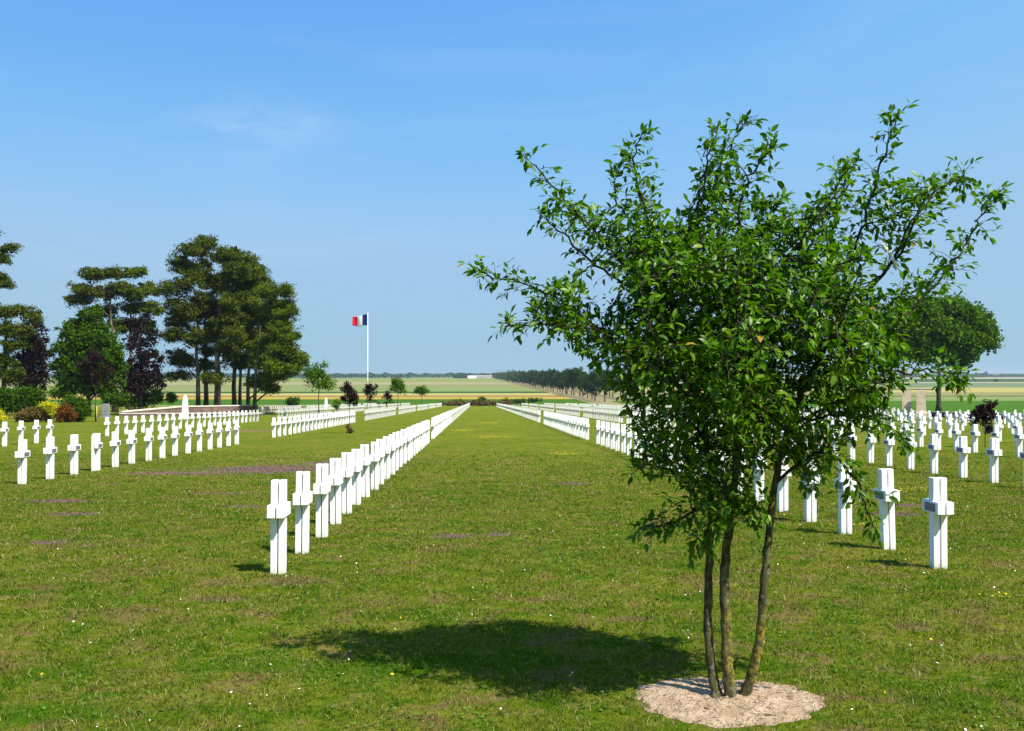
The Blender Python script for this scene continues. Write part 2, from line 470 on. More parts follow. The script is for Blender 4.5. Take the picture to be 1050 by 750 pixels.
strip('lawn', -420, 47.9, YB, lawn_mat())
GR = field_mat('deep_green_crop', (0.065, 0.175, 0.001), (0.085, 0.20, 0.002), sc3=(0.01, 0.08, 1))
strip('field', 47.9, 3000, YB + [300, 310, 320, 330, 340, 350, 361], GR)
GR2 = field_mat('green_crop', (0.060, 0.160, 0.001), (0.085, 0.20, 0.004), sc3=(0.01, 0.05, 1))
PALE = field_mat('pale_green_crop', (0.27, 0.31, 0.07), (0.34, 0.33, 0.09))
PALE2 = field_mat('pale_mint_crop', (0.24, 0.32, 0.09), (0.31, 0.34, 0.10))
TAN = field_mat('tan_stubble', (0.44, 0.38, 0.17), (0.36, 0.36, 0.15))
OLIVE = field_mat('olive_crop', (0.28, 0.30, 0.10), (0.34, 0.31, 0.12))
GOLD = field_mat('ripe_wheat', (0.58, 0.39, 0.05), (0.50, 0.38, 0.07))
YEL = field_mat('yellow_barley', (0.56, 0.47, 0.14), (0.46, 0.42, 0.12))
BRN = field_mat('ploughed_soil', (0.30, 0.18, 0.06), (0.36, 0.22, 0.07))
DKG = field_mat('dark_green_strip', (0.05, 0.13, 0.03))
PINK = field_mat('dry_pale_field', (0.52, 0.42, 0.26), (0.46, 0.44, 0.24))
MUTE = field_mat('muted_green_field', (0.17, 0.25, 0.11), (0.24, 0.27, 0.14))
BANK = field_mat('dry_verge', (0.34, 0.30, 0.14), (0.42, 0.33, 0.18), sc3=(0.05, 0.05, 1))


def ys_between(a, b, n=5):
    return [a + (b - a) * i / n for i in range(n + 1)]


LEFT = [(290, 312, OLIVE), (312, 391, GR2), (391, 432, GOLD), (432, 458, BRN), (458, 515, YEL), (515, 562, DKG), (562, 760, PALE2), (760, 950, OLIVE), (950, 1260, TAN), (1260, 1750, PALE),
        (1750, 2400, PALE2)]
RIGHT = [(361, 430, PALE2), (430, 445, DKG), (445, 530, OLIVE), (530, 720, YEL), (720, 780, MUTE), (780, 1100, MUTE), (1100, 1250, PINK), (1250, 2100, DKG), (2100, 3200, PINK)]
for a, b, m in LEFT: strip('field', -3000, 38, ys_between(a, b), m)
strip('bank', 38, 47.9, ys_between(290, 361, 8) + ys_between(361, 2400, 8)[1:], BANK)
strip('bank', 47.9, 66, ys_between(361, 3200, 10), BANK)
for a, b, m in RIGHT: strip('field', 66, 3000, ys_between(a, b), m)
# close the left side between 2400 and 3200, then the far plain and hills
strip('field', -3000, 47.9, ys_between(2400, 3200, 4), PALE)
strip('hills', -8000, 8000, ys_between(3200, 4500, 4) + ys_between(4500, 7500, 16)[1:] + [9000], field_mat('far_hills', (0.10, 0.17, 0.08), (0.16, 0.20, 0.09), sc3=(0.0012, 0.002, 1)))
for s in (-1, 1):
    strip('field', *sorted((s * 3000, s * 8000)), YB + [310, 350] + ys_between(400, 3200, 6), MUTE) if s > 0 else strip('field', -8000, -3000, YB + [310, 350] + ys_between(400, 3200, 6), MUTE)
strip('field', -3000, -420, YB, MUTE)

# ------------------------------------------------------------------ foliage generators
def leaf_quads(P, size, seed, aspect=0.7, flat=0.0):
    """one diamond-ish leaf face per point; returns verts, faces, attr"""
    r = np.random.default_rng(seed)
    n = len(P)
    a = r.normal(size=(n, 3)); a[:, 2] *= (1 - flat * 0.6); a /= np.linalg.norm(a, axis=1)[:, None]
    b = r.normal(size=(n, 3)); b[:, 2] *= (1 - flat)
    b -= (a * b).sum(1)[:, None] * a; b /= np.linalg.norm(b, axis=1)[:, None] + 1e-9
    s = (size * r.uniform(0.6, 1.35, n))[:, None]
    k = r.uniform(-.25, .25, n)[:, None]
    V = np.stack([P - a * s, P + b * s * aspect + a * s * k, P + a * s, P - b * s * aspect + a * s * k], 1).reshape(-1, 3)
    F = np.arange(4 * n).reshape(n, 4)
    at_ = np.repeat(r.uniform(0, 1, n), 4)
    return V, F, at_


def clump_points(blobs, ncl, per, rcl, seed, flat=1.0, surf=0.55):
    """blobs: (cx,cy,cz,rx,ry,rz); clumps are spread mostly near each blob's surface"""
    r = np.random.default_rng(seed)
    vol = np.array([(b[3] * b[4] * b[5]) ** (2 / 3) for b in blobs]); pr = vol / vol.sum()
    out = []
    cnt = r.multinomial(ncl, pr)
    for b, k in zip(blobs, cnt):
        for _ in range(k):
            rag = 1.0 + 0.16 * abs(r.normal())
            d = r.normal(size=3); d /= np.linalg.norm(d)
            q = r.uniform(surf, 1.0) if r.random() < 0.75 else r.uniform(0.1, surf)
            c = np.array(b[:3]) + d * q * rag * np.array(b[3:6])
            m = int(per * r.uniform(0.5, 1.5))
            rr = rcl * r.uniform(0.6, 1.4)
            p = r.normal(size=(m, 3)); p /= np.linalg.norm(p, axis=1)[:, None]
            p *= (r.uniform(0, 1, m) ** 0.5 * (1 + .32 * np.abs(r.normal(size=m))))[:, None]
            p *= np.array([rr, rr, rr * flat])
            out.append(c + p)
    return np.concatenate(out)


def crown(name, blobs, parent, mat, ncl, per, rcl, lsize, seed, flat=1.0, surf=0.55, aspect=0.7):
    P = clump_points(blobs, ncl, per, rcl, seed, flat, surf)
    V, F, a = leaf_quads(P, lsize, seed + 1, aspect, 0.3 if flat < 1 else 0)
    me = np_mesh(name, V, [F], attr=a)
    return link(name, me, mat, parent)


def make_tree(name, label, cat, px, d, base_py, blobs_px, mat, barkmat, trunk_w, ncl, per, rcl, lsize, seed, flat=1.0, group=None, lean=0, limbs=5, depth_k=0.9, surf=.55, trunk_top=None):
    """blobs_px: (px,py,rx_px,ry_px[,depth offset m]); everything becomes metres at distance d"""
    g = ground(px, d)
    root = empty(name, g, label, cat, group)
    k = d / FPX
    rr = random.Random(seed)
    bl = []
    for b in blobs_px:
        q = at(b[0], b[1], d) - g
        dy = b[4] if len(b) > 4 else 0
        bl.append((q.x, q.y + dy, q.z, b[2] * k, b[2] * k * depth_k, b[3] * k))
    top = max(b[2] for b in bl)
    cx = sum(b[0] * b[3] for b in bl) / sum(b[3] for b in bl)
    tt = (trunk_top if trunk_top > 0 else -trunk_top * top) if trunk_top else top
    mb = MB()
    pts = []; rad = []
    for i in range(9):
        f = i / 8
        pts.append((lean * f + (cx - lean) * f * f * 0.2 + rr.uniform(-.02, .02) * tt * f, rr.uniform(-.01, .01) * tt, -0.1 + (tt + 0.1) * f))
        rad.append(trunk_w * (1 - 0.8 * f) * (1.25 if i == 0 else 1))
    mb.tube(pts, rad, 9)
    mb.obj('trunk', barkmat, root, smooth=True)
    mb = MB()
    for b in sorted(bl, key=lambda b: -b[3])[:limbs]:
        z0 = max(0.12 * tt, min(tt * .85, b[2] - abs(b[0]) * .8 - b[5] * .6))
        f = z0 / tt
        i = min(7, int(f * 8)); s = Vector(pts[i]).lerp(Vector(pts[i + 1]), f * 8 - i)
        e = Vector(b[:3]) + Vector((0, 0, b[5] * .3))
        m = s.lerp(e, .5) + Vector((0, 0, -0.06 * (e - s).length))
        w0 = trunk_w * (1 - .8 * f) * .5
        mb.tube([s, m, e], [w0, w0 * .6, w0 * .2], 6)
    if mb.v: mb.obj('branch', barkmat, root, smooth=True)
    crown('foliage', bl, root, mat, ncl, per, rcl, lsize, seed, flat, surf, .42 if name == 'pine_tree' else .7)
    return root


# ------------------------------------------------------------------ grave crosses
def slab_mesh(sgn, stele=False, bev=0.004):
    """one concrete cross, its back against x = 0, facing sgn * x; arms run along y"""
    mb = MB()
    g, t_, pw, bl = 0.007, 0.070, 0.056, 0.185
    if stele:
        prof = [(-.17, -.1), (.17, -.1), (.17, .88), (.12, .97), (.03, 1.0), (-.03, 1.0), (-.12, .97), (-.17, .88)]
    else:
        prof = [(-pw, -.1), (pw, -.1), (pw, .612), (bl, .612), (bl, .748), (pw, .748), (pw, 1.0), (-pw, 1.0), (-pw, .748), (-bl, .748), (-bl, .612), (-pw, .612)]
    bm = bmesh.new()
    vs = [bm.verts.new((sgn * g, y, z)) for y, z in prof]
    f = bm.faces.new(vs)
    r = bmesh.ops.extrude_face_region(bm, geom=[f])
    for v in [e for e in r['geom'] if isinstance(e, bmesh.types.BMVert)]: v.co.x = sgn * (g + t_)
    bmesh.ops.recalc_face_normals(bm, faces=bm.faces[:])
    if not stele:   # the arm bar is a little thicker than the upright
        for v in bm.verts:
            if abs(abs(v.co.y) - bl) < 1e-5 and abs(v.co.x) > .05: v.co.x = sgn * (g + t_ + 0.0)
        x0, x1 = sorted((sgn * (g + t_ - .002), sgn * (g + t_ + .014)))
        q = [bm.verts.new(c) for c in [(x, y, z) for z in (.613, .747) for x, y in ((x0, -bl + .001), (x1, -bl + .001), (x1, bl - .001), (x0, bl - .001))]]
        for ix in ((3, 2, 1, 0), (4, 5, 6, 7), (0, 1, 5, 4), (1, 2, 6, 5), (2, 3, 7, 6), (3, 0, 4, 7)): bm.faces.new([q[i] for i in ix])
    if bev: bmesh.ops.bevel(bm, geom=[e for e in bm.edges if e.calc_length() > .015], offset=bev, segments=1, affect='EDGES')
    me = bpy.data.meshes.new('cross'); bm.to_mesh(me); bm.free(); me.update()
    me.materials.append(M['cross'])
    return me


def plate_mesh(sgn, off):
    mb = MB(); x0, x1 = sorted((sgn * off, sgn * (off + .006)))
    mb.box(x0, x1, -.125, .125, .633, .722)
    me = mb.mesh('name_plate'); me.materials.append(M['plate']); return me


SL = {s: slab_mesh(s) for s in (-1, 1)}
PL = {s: plate_mesh(s, .0895) for s in (-1, 1)}
STELE = slab_mesh(-1, True); STPL = plate_mesh(-1, .0755)
# plain pair in one mesh for those too small to show their halves
bm = bmesh.new(); bm.from_mesh(slab_mesh(-1, bev=0)); bm.from_mesh(slab_mesh(1, bev=0))
PAIR = bpy.data.meshes.new('cross_pair'); bm.to_mesh(PAIR); bm.free(); PAIR.materials.append(M['cross'])


def blocks(*bs, step=1.4):
    out = []
    for bi, (a, b) in enumerate(bs):
        y = a
        while y < b: out.append((bi, y)); y += step
    return out


FAR = [(88.5, 123), (128, 163), (167.5, 202), (207, 240), (246, 281)]
ROWS = [
    (-2.13, 'first row left of aisle', blocks((10.8, 43.5), (47.3, 82.5), (85.5, 123), *FAR[1:])),
    (5.08, 'first row right of aisle', blocks((10.8, 42.0), (45.8, 76), (81.5, 112), (115, 148), (152, 186), (190, 222), (226, 258))),
    (-10.05, 'second row left of aisle', blocks((7, 42.6), (49.6, 82.5), (90, 123), *FAR[1:])),
    (11.5, 'second row right of aisle', blocks((13.4, 42.4), (46.5, 76), (79, 108), (112, 145), (150, 183), (188, 221), (226, 258))),
    (-19.0, 'third row left of aisle', blocks((31, 45), (51.8, 88), (96, 130), (134, 168), (173, 207), (212, 245), (250, 281))),
    (17.4, 'third row right of aisle', blocks((13.2, 42.5), (47, 78), (82, 112), (117, 148), (153, 185), (190, 222), (226, 258))),
    (22.9, 'fourth row right of aisle', blocks((13.5, 43), (47.5, 79), (84, 114), (119, 150), (155, 187), (192, 224), (228, 258))),
    (28.6, 'fifth row right of aisle', blocks((13.6, 43.4), (48, 80), (86, 116), (121, 152), (157, 189))),
    (34.2, 'sixth row right of aisle', blocks((13.6, 43.8), (49, 81), (88, 118), (123, 154), (159, 189))),
    (39.8, 'seventh row right of aisle', blocks((14, 44), (50, 82), (90, 120), (125, 156))),
    (45.0, 'eighth row right of aisle', blocks((14, 44), (51, 83), (106, 122))),
    (-28.0, 'fourth row left of aisle', blocks((128, 160), (165, 200), (206, 240), (246, 278))),
]
ORD = 'first second third fourth fifth sixth seventh eighth ninth tenth eleventh twelfth thirteenth fourteenth fifteenth sixteenth seventeenth eighteenth nineteenth twentieth twenty-first twenty-second twenty-third twenty-fourth twenty-fifth twenty-sixth twenty-seventh twenty-eighth'.split()
BLK = ['nearest', 'second', 'third', 'fourth', 'fifth', 'sixth', 'seventh']
allc = []
for X, rname, lst in ROWS:
    for bi in sorted({b for b, _ in lst}):
        k = 0
        for b, y in lst:
            if b != bi: continue
            v = Vector((X, y, gz(y))) - CP
            dd = v.dot(Fv); px = 525 + FPX * v.dot(Rv) / dd
            if px < -4 or px > 1056: continue
            allc.append((dd, X, y, rname, bi, k, px)); k += 1
allc.sort()
near, far = allc[:300], allc[300:]
for i, (dd, X, y, rname, bi, k, px) in enumerate(near):
    rx, ry, rz = (random.gauss(0, .010) for _ in range(3))
    loc = Vector((X + random.gauss(0, .012), y + random.gauss(0, .02), gz(y) - random.uniform(0, .02)))
    o_ = ORD[k] if k < len(ORD) else 'last'
    lab = f'white cross pair, {o_} in the {BLK[bi]} block of the {rname}'
    if dd < 46:
        is_st = rname.startswith('second row left') and k == 3 and bi == 0
        if is_st: lab = 'white cross backed by a round-topped stele, fourth in the second row left of the aisle'
        r_ = empty('grave_cross', loc, lab, 'grave cross', 'white grave crosses')
        r_.rotation_euler = (rx, ry, rz)
        for s in (-1, 1):
            st_ = is_st and s == -1
            o = link('stele' if st_ else 'cross', STELE if st_ else SL[s], M['cross'], r_)
            if rname.startswith('first row left') and s == 1: continue
            link('name_plate', STPL if st_ else PL[s], M['plate'], o)
    else:
        o = link('grave_cross', PAIR, M['cross']); o.location = loc; o.rotation_euler = (rx, ry, rz)
        tag(o, lab, 'grave cross', 'white grave crosses')
nv = len(PAIR.vertices)
pv = np.empty(nv * 3); PAIR.vertices.foreach_get('co', pv); pv = pv.reshape(-1, 3)
polys = [tuple(p.vertices) for p in PAIR.polygons]
V = np.concatenate([pv + np.array([X + random.gauss(0, .015), y + random.gauss(0, .03), gz(y)]) for _, X, y, *_ in far])
me = bpy.data.meshes.new('grave_crosses')
me.from_pydata(V.tolist(), [], [tuple(i * nv + j for j in p) for i in range(len(far)) for p in polys]); me.update()
tag(link('grave_crosses', me, M['cross']), 'white grave crosses too far off to tell apart, rows beyond the nearest blocks', 'grave crosses', kind='stuff')

# ------------------------------------------------------------------ walls, ossuary, pylons, steles, flag
def wall_run(name, label, p0, p1, h0, h1, thick, mat, cop=0.10):
    p0 = Vector((p0[0], p0[1], gz(p0[1]))); p1 = Vector((p1[0], p1[1], gz(p1[1])))
    root = empty(name, p0, label, 'wall')
    d = (p1 - p0); n = Vector((-d.y, d.x, 0)).normalized() * thick / 2
    segs = max(1, int(d.length / 12))
    for nm, za, zb, tk, mt in (('wall_face', -.3, 0, 1.0, mat), ('coping', 0.0, cop, 1.35, M['coping'])):
        mb = MB(); rings = []
        for i in range(segs + 1):
            f = i / segs; q = d * f; q.z = gz(p0.y + q.y) - p0.z
            h = h0 + (h1 - h0) * f
            lo = q.z - .3 if nm == 'wall_face' else q.z + h + .002
            hi = q.z + h if nm == 'wall_face' else q.z + h + cop
            rings.append([(q.x - n.x * tk, q.y - n.y * tk, lo), (q.x + n.x * tk, q.y + n.y * tk, lo), (q.x + n.x * tk, q.y + n.y * tk, hi), (q.x - n.x * tk, q.y - n.y * tk, hi)])
        mb.loft(rings); mb.obj(nm, mt, root)
    return root


def gxy(px, d):
    g = ground(px, d); return (g.x, g.y)


wall_run('boundary_wall', 'low dark wall with pale coping between the right graves and green field', (47.6, 60), (47.6, 262), .50, .50, .3, M['wall_dark'], .09)
wall_run('ossuary_wall', 'long low pinkish wall with white coping in front of the pine trunks', gxy(188, 121), gxy(264, 127), 1.0, 1.1, .4, M['wall_pink'], .14)
wall_run('ossuary_wall', 'white coped wing wall sloping down to the left behind the third left row', gxy(187.3, 120.6), gxy(124, 112), 1.0, .45, .4, M['wall_pink'], .16)
wall_run('kerb_wall', 'low white kerb wall just behind the third left row of crosses', gxy(123, 111.3), gxy(268, 112.5), .28, .30, .35, M['wall_pink'], .12)
wall_run('boundary_wall', 'dark low wall right of the pines beyond the end of a cross row', gxy(271, 172), gxy(312, 176), .75, .75, .3, M['wall_dark'], .06)
wall_run('kerb_wall', 'short pale kerb between the third left row blocks', gxy(272, 134), gxy(290, 134), .15, .15, .35, M['stone_pale'], .1)


def obelisk(px, d, h, label):
    g = ground(px, d)
    root = empty('stone_obelisk', g, label, 'monument')
    mb = MB()
    rings = []
    for z, r in ((-.1, .34), (.2, .34), (.201, .27), (h * .72, .21), (h * .9, .15), (h, .05)):
        rings.append([(-r, -r, z), (r, -r, z), (r, r, z), (-r, r, z)])
    mb.loft(rings); mb.obj('shaft', M['cross'], root, bevel=0)


obelisk(190, 98, 2.35, 'white tapering stone obelisk standing among crosses left of the pine trunks')
obelisk(334.5, 172, 2.25, 'small white obelisk beyond the crosses left of the flagpole')

g = ground(942, 101)
root = empty('stone_gateway', g, 'pair of tapered beige stone pylons with thin lintel before the broad tree', 'monument')
for i, (px, hgt) in enumerate(((931, 2.75), (950, 2.75))):
    q = ground(px, 101 - i * 1.2) - g
    mb = MB(); rings = []
    for z, xl, xr, yy in ((-.2, -.62, .62, .75), (.45, -.55, .62, .7), (.75, -.50, .42, .6), (1.9, -.47, .36, .5), (hgt, -.42, .38, .45)):
        rings.append([(q.x + xl, q.y - yy, q.z + z), (q.x + xr, q.y - yy, q.z + z), (q.x + xr, q.y + yy, q.z + z), (q.x + xl, q.y + yy, q.z + z)])
    mb.loft(rings); mb.obj('pylon', M['stone_beige'], root)
mb = MB(); mb.box(-2.3, 1.5, -.25, .25, 2.80, 2.93); mb.obj('lintel', M['stone_grey'], root)
root.rotation_euler[2] = R(-24)

g = ground(377, 132)
root = empty('flagpole', g, 'tall thin white flagpole among the left crosses', 'flagpole')
HP = 13.35
mb = MB(); mb.tube([(0, 0, -.1), (0, 0, 4), (0, 0, HP)], [.075, .06, .035], 12); mb.obj('pole', M['pole'], root, smooth=True)
mb = MB(); mb.tube([(0, 0, HP), (0, 0, HP + .05), (0, 0, HP + .14), (0, 0, HP + .18)], [.03, .09, .09, .02], 12); mb.obj('finial', M['pole'], root, smooth=True)
mb = MB(); mb.box(-.45, .45, -.45, .45, -.05, .18); mb.obj('base', M['stone_pale'], root, bevel=.02)


def cloth(name, c):
    t = NT(name); n_ = t.noise(60, 2, t.obj())
    b = t.bsdf(t.mix(t.math('MULTIPLY', n_, .15), c, tuple(x * .8 for x in c)), .8, .1)
    tr = t.n('ShaderNodeBsdfTranslucent'); tr.inputs['Color'].default_value = (*c, 1)
    ms = t.n('ShaderNodeMixShader'); ms.inputs[0].default_value = .3; t.l(b, ms.inputs[1]); t.l(tr.outputs[0], ms.inputs[2])
    return t.done(ms.outputs[0])


mats = [cloth('flag_blue', (.012, .035, .20)), cloth('flag_white', (.8, .8, .8)), cloth('flag_red', (.70, .012, .035))]
nx, nz_ = 30, 14
V = []; F = []; mi = []
for i in range(nx + 1):
    for j in range(nz_ + 1):
        u = i / nx; v = j / nz_
        x = -.06 - 2.0 * u
        yy = .11 * math.sin(u * 9 + v * 1.5) * (u ** .6) + .35 * u
        z = HP - .15 - 1.5 * v - .32 * u * (1 - v) ** 1.2 * 1.0 - .05 * u + .07 * math.sin(u * 8)
        V.append((x, yy, z))
for i in range(nx):
    for j in range(nz_):
        a = i * (nz_ + 1) + j; F.append((a, a + 1, a + nz_ + 2, a + nz_ + 1)); mi.append(min(2, int(i / nx * 3)))
me = bpy.data.meshes.new('flag'); me.from_pydata(V, [], F)
for m in mats: me.materials.append(m)
for p, k in zip(me.polygons, mi): p.material_index = k; p.use_smooth = True
fl = link('flag', me, mats); fl.location = g
so_ = fl.modifiers.new('thick', 'SOLIDIFY'); so_.thickness = .01
tag(fl, 'blue, white and red striped flag waving from the tall white pole', 'flag')

# ------------------------------------------------------------------ mid-distance trees
def rblobs(cx, cy, rx, ry, n, br, bh, seed, dy=1.5):
    """n irregular lobes inside an ellipse given in picture pixels, each gets its own depth in metres"""
    r = random.Random(seed); out = []
    for i in range(n):
        a = i * 2.39996 + r.uniform(-.3, .3); q = math.sqrt((i + .5) / n)
        out.append((cx + rx * q * math.cos(a), cy + ry * q * math.sin(a), br * r.uniform(.7, 1.3), bh * r.uniform(.7, 1.3), r.uniform(-dy, dy)))
    return out


# the pine stand
PG = 'pines standing together behind the low white wall'
pines = [
    (203, 128, 412, [(190, 275, 14, 8), (183, 300, 14, 9), (200, 290, 16, 9), (178, 330, 13, 9), (195, 345, 17, 9), (183, 368, 16, 9), (178, 385, 12, 6), (205, 322, 15, 9), (200, 262, 14, 8), (192, 318, 10, 8), (208, 350, 12, 8)], 'leftmost tall pine of the stand, bare straight trunk, ragged dark crown', M['leaf_pine'], .42),
    (211, 131, 412, [(212, 252, 13, 8), (226, 262, 16, 9), (206, 280, 12, 9), (222, 290, 18, 10), (230, 318, 14, 10), (214, 310, 14, 9), (228, 345, 16, 8), (212, 375, 15, 7), (218, 335, 12, 8)], 'second pine from the left in the stand, reddish trunk, highest top', M['leaf_pine'], .44),
    (223, 127, 412, [(236, 262, 14, 8), (243, 278, 15, 9), (236, 302, 15, 9), (240, 330, 14, 9), (233, 362, 15, 8), (224, 388, 13, 6), (246, 345, 12, 8)], 'pine with the thickest, forked looking trunk in the stand', M['leaf_pine'], .60),
    (240, 133, 412, [(250, 268, 15, 8), (258, 282, 15, 9), (249, 300, 15, 10), (260, 312, 15, 9), (250, 340, 17, 9), (246, 372, 14, 8), (262, 355, 13, 8)], 'dark trunked pine in the middle right of the stand', M['leaf_pine2'], .45),
    (246, 137, 412, [(262, 280, 13, 7), (268, 296, 13, 9), (262, 325, 15, 10), (268, 345, 15, 9), (256, 370, 14, 8), (243, 315, 14, 10), (252, 290, 12, 9)], 'slim pine tucked just behind the middle trunk of the stand', M['leaf_pine'], .34),
    (254, 129, 412, [(280, 300, 12, 8), (285, 315, 13, 9), (276, 330, 16, 10), (284, 350, 16, 9), (270, 372, 15, 8), (281, 384, 14, 7), (266, 392, 10, 6)], 'pine second from the right, trunk slightly leaning right', M['leaf_pine2'], .36),
    (261, 125, 412, [(292, 298, 8, 6), (297, 322, 12, 8), (292, 338, 14, 8), (303, 347, 9, 6), (294, 358, 15, 8), (305, 370, 9, 6), (290, 376, 16, 8), (302, 381, 9, 5), (276, 398, 10, 5), (262, 392, 12, 6)], 'rightmost bright green pine of the stand with low spreading boughs', M['leaf_pine2'], .34),
]
for i, (px, d, by, bl, lab, mt, tw) in enumerate(pines):
    ex = []
    for q in range(len(bl)):
        a_, b_ = bl[q], bl[random.randrange(len(bl))]
        f_ = random.uniform(.3, .7)
        ex.append((a_[0] + (b_[0] - a_[0]) * f_ + random.uniform(-4, 4), a_[1] + (b_[1] - a_[1]) * f_ + random.uniform(-4, 4), random.uniform(7, 11), random.uniform(5, 8)))
    bl = [(a, b, c, e, random.uniform(-3.5, 2)) for a, b, c, e in bl + ex]
    make_tree('pine_tree', lab, 'pine tree', px, d, by, bl, mt, M['pinebark'], tw * .8, 760, 56, 0.52, 0.15, 100 + i, flat=.6, group=PG, limbs=6, surf=.45, depth_k=1.1, trunk_top=-.72)

# pines further left
make_tree('pine_tree', 'wide flat topped pine behind the round green tree on the left', 'pine tree', 118, 150, 410,
          [(95, 282, 14, 6, 0), (112, 280, 14, 7, 1), (88, 298, 14, 7, -1), (105, 300, 16, 8, 1), (124, 295, 13, 7, 0), (80, 308, 12, 6, 0), (100, 318, 16, 7, 2), (74, 330, 9, 4, 1), (66, 340, 8, 5, 0)],
          M['leaf_pine'], M['pinebark'], .45, 460, 64, .62, .17, 210, flat=.5, limbs=7, surf=.4, trunk_top=-.85)
make_tree('pine_tree', 'olive green pine between the round green tree and the copper beech', 'pine tree', 133, 152, 410,
          [(138, 279, 12, 6, 0), (150, 295, 12, 6, 1), (140, 302, 15, 7, -1), (158, 298, 8, 5, 0), (132, 315, 15, 6, 1), (152, 315, 12, 7, 0), (145, 335, 12, 8, 1), (160, 318, 6, 5, 0), (122, 335, 12, 8, 0)],
          M['leaf_pine2'], M['pinebark'], .42, 460, 64, .62, .17, 220, flat=.5, limbs=7, surf=.4, trunk_top=-.85)
make_tree('pine_tree', 'pine at the left picture edge with separate outstretched boughs', 'pine tree', -18, 120, 410,
          [(2, 256, 9, 5, 0), (-6, 265, 12, 6, 0), (12, 253, 7, 3, 0), (4, 268, 6, 3, 0), (5, 290, 11, 5, 0), (-6, 284, 12, 6, 0), (-20, 262, 14, 9, 0), (-22, 290, 16, 10, 0), (-14, 240, 12, 8, 0)],
          M['leaf_pine'], M['pinebark'], .5, 330, 60, .55, .15, 230, flat=.5, limbs=7, surf=.4, trunk_top=-.85)
make_tree('pine_tree', 'low broad pine in front of the leftmost copper beech', 'pine tree', 4, 118, 410,
          [(4, 320, 12, 7, 0), (15, 318, 11, 6, 1), (28, 325, 8, 5, 1), (8, 338, 14, 8, 0), (14, 355, 13, 8, 0), (0, 370, 16, 9, 0), (12, 385, 14, 7, 0), (22, 340, 9, 6, 0)],
          M['leaf_pine'], M['pinebark'], .38, 360, 60, .55, .15, 240, flat=.55, limbs=7, surf=.4)
# copper and green broadleaf trees
make_tree('copper_beech', 'dark purple leaved tree near the left edge behind the hedge', 'tree', 34, 122, 412,
          [(38, 335, 7, 12), (32, 350, 12, 14), (42, 360, 9, 13), (30, 372, 16, 14), (44, 385, 8, 10), (22, 388, 14, 10), (36, 390, 14, 9), (38, 322, 3, 5), (47, 345, 3, 6), (51, 365, 3, 7), (28, 330, 4, 7)],
          M['leaf_copper'], M['darkbark'], .25, 300, 36, .42, .14, 250, limbs=6)
make_tree('copper_beech', 'tall narrow dark purple tree right of the round green tree', 'tree', 144, 124, 414,
          [(137, 335, 8, 12), (150, 326, 3, 7), (139, 352, 9, 9), (127, 347, 3, 7), (159, 343, 3, 8), (133, 326, 3, 6), (164, 368, 4, 6), (122, 372, 4, 7), (167, 396, 5, 5), (150, 350, 7, 10), (146, 370, 15, 12), (135, 385, 15, 11), (152, 388, 14, 9), (160, 380, 6, 7), (143, 400, 16, 9), (154, 362, 6, 6)],
          M['leaf_copper'], M['darkbark'], .3, 330, 36, .42, .14, 260, limbs=6)
make_tree('maple_tree', 'round bright green broadleaf tree behind the staked purple sapling', 'tree', 91, 112, 412,
          [(92, 325, 11, 11), (82, 340, 15, 13), (102, 343, 15, 13), (92, 350, 20, 14), (72, 358, 15, 14), (112, 362, 15, 14), (92, 372, 26, 16), (66, 376, 13, 12), (120, 380, 10, 12), (78, 392, 16, 9), (108, 393, 16, 9), (92, 396, 16, 8), (98, 322, 7, 8)],
          M['leaf_green'], M['darkbark'], .28, 780, 62, .45, .14, 270, limbs=6)


def sapling(name, lab, px, d, crown_blobs, mat, tw, seed, n=60, per=30, rcl=.22, ls=.07):
    return make_tree(name, lab, 'sapling', px, d, 0, crown_blobs, mat, M['darkbark'], tw, n, per, rcl, ls, seed, limbs=4)


s_ = sapling('purple_sapling', 'young purple leaved tree tied to a wooden stake on the left lawn', 98, 85,
             [(98, 368, 9, 9), (90, 378, 9, 9), (106, 380, 9, 9), (98, 388, 11, 8), (97, 362, 5, 5), (88, 388, 5, 5), (110, 388, 5, 5)], M['leaf_copper'], .05, 280, 90, 34, .3, .08)
mb = MB(); mb.tube([(.14, -.1, -.1), (.14, -.1, 1.3)], [.05, .05], 8)
o = mb.obj('wooden_stake', M['wood_stake'], smooth=True); o.location = s_.location
tag(o, 'short yellowish wooden stake beside the purple sapling trunk', 'stake')
sapling('green_sapling', 'young green tree with thin trunk between the pines and the flagpole', 327, 96,
        [(325, 378, 7, 7), (319, 385, 7, 8), (331, 385, 7, 8), (324, 390, 9, 7), (334, 395, 6, 5), (334, 374, 3, 3), (337, 371, 2, 2), (341, 395, 3, 3), (316, 380, 4, 4)], M['leaf_broad'], .06, 290, 80, 34, .32, .09)
sapling('purple_sapling', 'small purple leaved tree with bare thin stem just left of the flagpole', 358.5, 55,
        [(356, 397, 4, 4.5), (354, 401, 4, 5), (360, 401, 4, 4), (358, 406, 6, 4.5), (363, 406, 4, 3.5), (352, 410, 3, 2.5), (360, 412, 6, 3), (365, 414, 3, 2), (355, 395, 2, 2)], M['leaf_copper'], .022, 300, 80, 26, .13, .05)
sapling('purple_sapling', 'purple leaved sapling directly behind the flagpole', 380, 118,
        [(379, 397, 4, 4), (376, 402, 3, 5), (382, 402, 4, 4), (380, 408, 3, 4), (385, 397, 1.5, 1.5)], M['leaf_copper'], .03, 310, 50, 26, .3, .09)
sapling('purple_sapling', 'tiny dark purple sapling second to the right of the flagpole', 397, 170,
        [(397, 404, 3, 2.5), (395.5, 408, 3, 3), (399, 408, 2.5, 3)], M['leaf_copper'], .03, 320, 30, 24, .35, .12)
